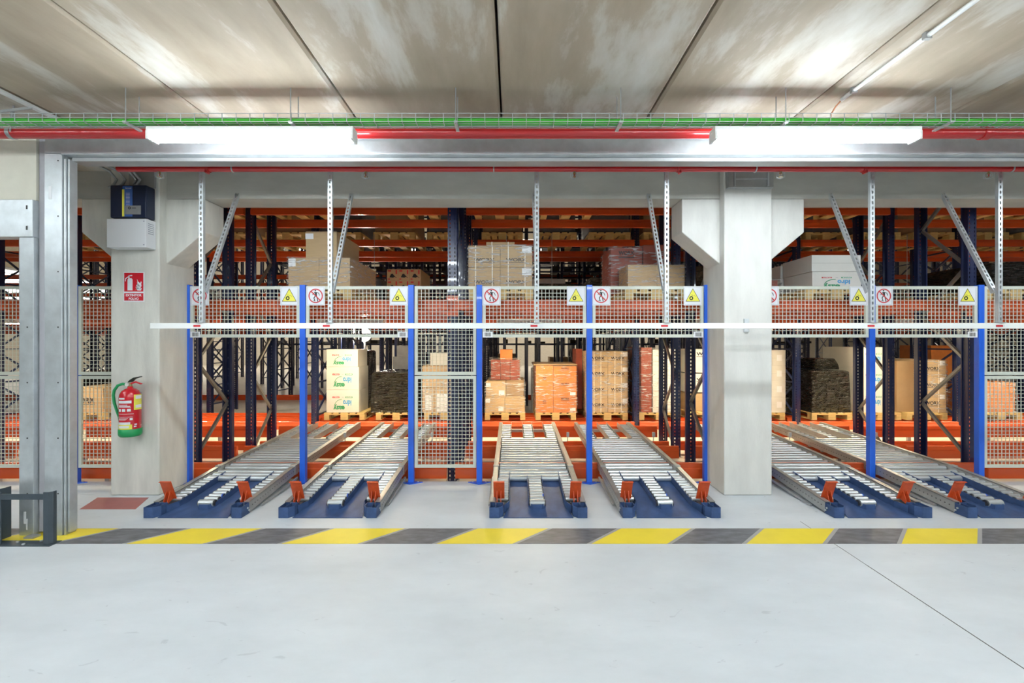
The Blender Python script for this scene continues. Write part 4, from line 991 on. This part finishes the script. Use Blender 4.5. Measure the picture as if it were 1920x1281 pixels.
# upper (level two) pallets with loads
for i, x in enumerate(SP):
    pallet(x, 8.82, L2 + .002, 'wooden pallet on the high beams across the aisle, %s from the left' % NTH[i], 'pallets on the high level across the aisle')
    solid_wrap('wrapped_load', x - .38, x + .38, 8.86, 9.95, L2 + .15, L2 + .95, 'covered load on the high beams across the aisle, %s from the left' % NTH[i], random.choice(['greyfilm', 'cartondark', 'greyfilm']), grp='loads on the high level across the aisle')
for i, x in enumerate(SP):
    if i % 4 == 3: continue
    pallet(x, 6.30, L2 + .002, 'wooden pallet on the high beams of the second row, %s spot from the left' % NTH[i], 'pallets high on the second row')
    carton(x - .36, x + .36, 6.34, 7.45, L2 + .148, L2 + .9, M['cartondark'], 'brown carton high on the second row, %s spot from the left' % NTH[i], 'cartons high on the second row', seam=False, bevel=0)
# level one across the aisle: printed cartons, black wraps
xx = PX(756, Y3)
pallet(xx, Y3, L1 + .002, 'wooden pallet under the small printed cartons seen above the fence', 'pallets on the first level across the aisle')
for r in range(2):
    for q in range(3):
        z0 = PZ(537, Y3) - .18 + r * .22 + .08; x0 = PX(724, Y3) + q * .2215
        t = carton(x0, x0 + .219, Y3 + .02, Y3 + 1.0, z0, z0 + .217, M['carton'], 'printed tool carton, %s row, %s of three, in the small stack above the fence' % (('lower', 'upper')[r], NTH[q]), 'small printed cartons above the fence', seam=False, bevel=0)
        g = MB().prism_xz([(-.06, .06), (.01, .05), (.05, .075), (.0, .13), (-.03, .12)], -.002, -.001).line([(.0, .1), (.08, .05)], .008, -.002)
        obj('tool_picture', g, M['black'], t); [obj('red_print', MB().box(*bb), M['signred'], t) for bb in ((.06, .085, -.002, -.001, .12, .2), (-.09, -.03, -.002, -.001, .17, .195), (-.09, -.05, -.002, -.001, .015, .035))]
carton(PX(724, Y3), PX(790, Y3) - .02, Y3 + .02, Y3 + 1.0, L1 + .148, PZ(537, Y3) - .105, M['cartondark'], 'plain carton under the small printed cartons above the fence', seam=False)
for i, (x, hh_) in enumerate(((SP[10], .5), (SP[11], .62), (SP[12], .8), (SP[13], .85), (SP[14], .7), (SP[15], .8))):
    pallet(x, Y3, L1 + .002, 'wooden pallet under black wrapped load in the dark row at right, %s from the left' % NTH[i], 'pallets on the first level across the aisle')
    solid_wrap('wrapped_load', x - .38, x + .38, Y3 + .02, Y3 + 1.1, L1 + .148, L1 + .15 + hh_, 'black wrapped load in the dark row above the fence at right, %s from the left' % NTH[i], 'blackfilm')

# ---- the brightly lit ground level pallets (Y 8.88+)
YG = 9.02; ZG = .072; ZP = ZG + .145
def gx(px): return PX(px, YG)
def gz(py): return PZ(py, YG)
GP = 'pallets in the lit row on the ground'
def gp(px, txt): 
    return pallet(gx(px), YG - .02, ZG, txt, GP)
gp(645, 'pallet under the tall stack of white upside-down boxes in the lit row')
zs = [ZP, gz(731), gz(688), gz(655)]
for i in range(3):
    carton(gx(611), gx(672 if i < 2 else 670), YG, YG + .58, zs[i] + .001, zs[i + 1] - .001, M['cartonwhite'], 'white box printed upside down, %s of the stack left of the black wrapped load' % ('bottom', 'middle', 'top')[i], 'white boxes left of the black load', logo=True, seam=False)
solid_wrap('wrapped_load', gx(611), gx(672), YG + .6, YG + 1.18, ZP, gz(658), 'dark wrapped goods behind the stack of white boxes', 'blackfilm')
gp(742, 'pallet under the black wrapped load left of the mesh gate')
solid_wrap('wrapped_load', gx(694), gx(782), YG, YG + 1.15, ZP, gz(698), 'black glossy wrapped load left of the mesh gate in the lit row', 'blackfilm')
carton(gx(727), gx(772), YG + .35, YG + .9, gz(694), gz(670), M['greyfilm'], 'grey box on top of the black wrapped load left of the gate', seam=False)
carton(gx(734), gx(772), YG + .36, YG + .85, gz(670) + .002, gz(648), M['greyfilm'], 'topmost grey box above the black wrapped load left of the gate', seam=False)
gp(832, 'pallet behind the mesh gate under brown cartons')
carton(gx(791), gx(814) - .002, YG, YG + 1.1, ZP, gz(727), M['carton'], 'brown carton behind the mesh gate, lower left', tags=((0, .4, .12, .3),)); carton(gx(814), gx(872), YG, YG + 1.1, ZP, gz(727), M['carton'], 'brown carton behind the mesh gate, lower right', tags=((-.5, .4, .22, .36),))
carton(gx(791), gx(872), YG, YG + 1.1, gz(727) + .002, gz(686), M['carton'], 'wide brown carton behind the mesh gate, upper one'); carton(gx(804), gx(838), YG + .1, YG + .9, gz(686) + .002, gz(662), M['cartonwhite'], 'small pale box on top behind the mesh gate', seam=False)
wrap(gx(791) - .01, gx(872) + .01, YG - .01, YG + 1.12, ZP, gz(686), 'clear wrap round the brown cartons behind the mesh gate')
gp(946, 'pallet under the two layers of brown cartons and red tops, middle lane left')
zb = gz(745); zc_ = gz(716)
for (p, q, nm) in ((909, 945.5, 'left'), (946, 983, 'right')):
    carton(gx(p), gx(q), YG, YG + 1.1, ZP, zb - .002, M['carton'], 'bottom %s brown carton of the stack topped with rust red boxes' % nm, tags=(((-.75, .78, .09, .08), (.6, .25, .1, .09)) if nm == 'left' else ()))
carton(gx(910), gx(947), YG, YG + 1.1, zb, zc_, M['carton'], 'second layer left brown carton of the stack topped with rust red boxes', tags=((-.75, .78, .09, .08), (.6, .28, .11, .1)))
carton(gx(948), gx(982), YG + .25, YG + 1.1, zb, zc_ + .01, M['cartondark'], 'second layer right darker carton of the stack topped with rust red boxes')
for i, (p, q) in enumerate(((918, 936.5), (937, 955), (955.5, 974))):
    for r, (z0, z1) in enumerate(((zc_ + .012, gz(698)), (gz(698) + .002, gz(676)))):
        carton(gx(p), gx(q), YG + .3, YG + .9, z0, z1, M['cartonred'], 'small rust red box, %s layer, %s, on the brown cartons' % (('lower', 'upper')[r], ('left', 'middle', 'right')[i]), 'rust red boxes on the brown cartons', seam=False)
carton(gx(936), gx(960), YG + .3, YG + .7, gz(676) + .003, gz(656), M['cartonorange'], 'single orange box topmost of the stack with rust red boxes', seam=False)
wrap(gx(909) - .01, gx(983) + .01, YG - .01, YG + 1.12, ZP, zc_, 'clear wrap round the brown cartons under the rust red boxes')
wrap(gx(917) - .01, gx(975) + .01, YG + .29, YG + .92, zc_ + .01, gz(672), 'clear wrap pulled round the rust red boxes')
gp(1041, 'pallet under the big orange cartons in front of the middle lane')
zo = [ZP, gz(744), gz(716), gz(687)]
for i in range(3): carton(gx(1036.5), gx(1080), YG, YG + 1.1, zo[i], zo[i + 1] - .002, M['cartonorange'], 'right hand orange carton, %s of three' % ('bottom', 'middle', 'top')[i], 'right hand orange cartons', text=('WORX', .88, .36, .10), tags=(((.68, .2, .11, .06),) if i < 2 else ()))
zo = [ZP, gz(731), gz(686)]
for i in range(2): carton(gx(1004), gx(1036), YG, YG + 1.1, zo[i], zo[i + 1] - .002, M['cartonorange'], 'left hand orange carton, %s of two' % ('bottom', 'top')[i], 'left hand orange cartons', text=('WORX', .5, .22, .07))
carton(gx(1000), gx(1082), YG + .05, YG + 1.1, gz(685.5), gz(683), M['cartondark'], 'flat brown sheet lying on the orange cartons', seam=False, bevel=0)
wrap(gx(1004) - .01, gx(1080) + .01, YG - .01, YG + 1.12, ZP, gz(686), 'shiny clear wrap round the big orange cartons')
gp(1138, 'pallet under the eight strapped brown cartons')
zo = [ZP, gz(747.5), gz(717), gz(688), gz(659)]
for r in range(4):
    for c_, (p, q) in enumerate(((1099, 1138.5), (1139, 1176))):
        carton(gx(p), gx(q), YG, YG + 1.1, zo[r], zo[r + 1] - .002, M['carton'], 'strapped brown carton, %s layer, %s, in the stack of eight' % (('bottom', 'second', 'third', 'top')[r], ('left', 'right')[c_]), 'stack of eight strapped cartons', text=('WORX', .56, .7, .2), straps=(-.3, .35), tags=(((.72, .82, .1, .09),) if c_ else ()))
carton(gx(1086), gx(1098), YG + .5, YG + 1.1, ZP, gz(655), M['cartonred'], 'narrow rust red carton at the left of the strapped stack of eight', seam=False)
wrap(gx(1099) - .01, gx(1176) + .01, YG - .01, YG + 1.12, ZP, gz(659), 'thin clear wrap round the eight strapped cartons')
gp(1235, 'pallet under the silver wrapped load between the navy uprights')
carton(gx(1202), gx(1222), YG + .03, YG + 1.1, ZP, gz(652), M['cartonred'], 'tall rust red carton at the left of the silver wrapped load', seam=False)
for r in range(3): carton(gx(1223), gx(1266), YG, YG + 1.1, (ZP, gz(736), gz(694))[r], (gz(736), gz(694), gz(656))[r] - .002, M['cartonwhite'], 'pale carton in the silver wrap between the navy uprights, %s one' % ('bottom', 'middle', 'top')[r], seam=False)
wrap(gx(1200), gx(1268), YG - .012, YG + 1.12, ZP, gz(652), 'silver shiny wrap between the navy uprights left of the pale column', bulge=.03)
gp(1330, 'pallet just left of the pale column in the lit row')
for r in range(3): carton(gx(1294), gx(1368), YG + .2, YG + 1.1, (ZP, gz(738), gz(700))[r], (gz(740), gz(702), gz(655))[r] - .002, (M['carton'], M['cartonwhite'], M['cartonwhite'])[r], 'carton seen just left of the pale column, %s one' % ('bottom brown', 'middle white', 'top white')[r], text=(None, ('WORX', .7, .5, .15), ('WORX', .8, .5, .15))[r])
gp(1432, 'pallet just right of the pale column in the lit row')
for r in range(4): carton(gx(1392), gx(1472), YG, YG + 1.1, ZP + r * .31, ZP + r * .31 + .308, M['cartonwhite'], 'cream box in the stack just right of the pale column, %s one' % ('bottom', 'second', 'third', 'top')[r], 'cream boxes right of the pale column', tags=((.7, .5, .1, .12),))
gp(1558, 'pallet under the black wrapped load right of the pale column')
solid_wrap('wrapped_load', gx(1521), gx(1594), YG, YG + 1.15, ZP, gz(695), 'black glossy wrapped load right of the pale column in the lit row', 'blackfilm')
solid_wrap('wrapped_load', gx(1540), gx(1586), YG + .2, YG + .9, gz(694), gz(673), 'small black bundle on top of the black load right of the pale column', 'blackfilm', taper=.2)
gp(1650, 'pallet under the white upside-down boxes behind the right blue post')
for r in range(3): carton(gx(1613), gx(1661), YG, YG + 1.1, (ZP, gz(730), gz(690))[r] + .001, (gz(730), gz(690), gz(651))[r] - .001, M['cartonwhite'], 'white upside-down box behind the right blue post, %s of the stack' % ('bottom', 'middle', 'top')[r], 'white boxes behind the right blue post', logo=True, seam=False)
carton(gx(1663), gx(1686), YG + .15, YG + 1.1, ZP, gz(672), M['cartondark'], 'brown carton beside the white boxes behind the right blue post', seam=False)
gp(1736, 'pallet under the three brown cartons at right')
zo = [ZP, gz(737), gz(706), gz(675)]
for r in range(3): carton(gx(1722), gx(1773), YG, YG + 1.1, zo[r], zo[r + 1] - .002, M['carton'], 'brown strapped carton at right, %s of three' % ('bottom', 'middle', 'top')[r], 'three brown cartons at right', text=('WORX', .48, .55, .2), straps=(-.5, .45), tags=((.7, .8, .1, .09),))
carton(gx(1688), gx(1721), YG + .1, YG + 1.1, ZP, gz(677), M['cartondark'], 'plain darker carton left of the three brown cartons at right')
wrap(gx(1722) - .01, gx(1773) + .01, YG - .01, YG + 1.12, ZP, gz(675), 'clear wrap round the three brown cartons at right')
for i, (p, q, t0, t1) in enumerate(((1745, 1792, 705, 648), (1756, 1798, 770, 706))):
    yy = 11.0; carton(PX(p, yy), PX(q, yy), yy, yy + .9, max(ZR + .002, PZ(t0, yy)), PZ(t1, yy), M['cartonorange'], 'orange box stack behind the three brown cartons, %s part' % ('upper', 'lower')[i], seam=False)
gp(1876, 'pallet behind the mesh at the right edge')
for r in range(2): carton(gx(1842), gx(1902), YG, YG + 1.1, (ZP, gz(738))[r], (gz(740), gz(717))[r], M['cartonorange'], 'orange carton behind the mesh at the right edge, %s one' % ('bottom', 'top')[r], seam=False)
wrap(gx(1842) - .01, gx(1902) + .01, YG - .01, YG + 1.12, ZP, gz(717), 'clear wrap round the orange cartons at the right edge')
gp(155, 'pallet behind the left mesh')
carton(gx(118), gx(192), YG, YG + 1.1, ZP, gz(728), M['carton'], 'brown carton on the pallet behind the left mesh', text=('WORX', .5, .6, .25))
solid_wrap('wrapped_load', gx(170), gx(205), YG + .5, YG + 1.3, gz(700), gz(640), 'crumpled wrapped goods behind the left mesh', 'greyfilm')

# far loads filling the racks behind
random.seed(21)
rows = [(10.55, 4, 11, .0), (13.5, 3, 12, .1), (15.3, 3, 12, 0), (18.5, 1, 13, 0), (21.5, 1, 13, 0)]
cols = ['carton', 'cartonwhite', 'greyfilm', 'cartondark', 'blackfilm', 'cartonred', 'carton', 'cartonwhite']
for ri, (yy, k0, k1, _) in enumerate(rows):
    cnt = 0
    for k in range(k0, k1):
        for j in range(3):
            x = XL[k] + .527 + 1.044 * j
            for lv, zb_ in ((0, ZR), (1, L1)):
                pr = .30 if lv == 0 else .34
                if abs(x / yy) > 1.25 or random.random() > pr or (abs(PX(681, yy) - x) < 1.0): continue
                if -6.8 < x * 9 / yy < -3.0 and (lv == 0 or random.random() > .4): continue
                hgt = random.uniform(.5, 1.25) if lv == 0 else random.uniform(.5, 1.0)
                z0 = zb_ + (.002 if lv == 0 else .002)
                o = carton(x - .38, x + .38, yy, yy + .9, z0, z0 + hgt, M[random.choice(cols)], 'far load %s from the left on the %s of the %s rack row' % (NTH[min(cnt, 23)], ('ground', 'first beams')[lv], NTH[3 + ri]), 'loads deep in the rack hall', seam=False, bevel=0)
                cnt += 1
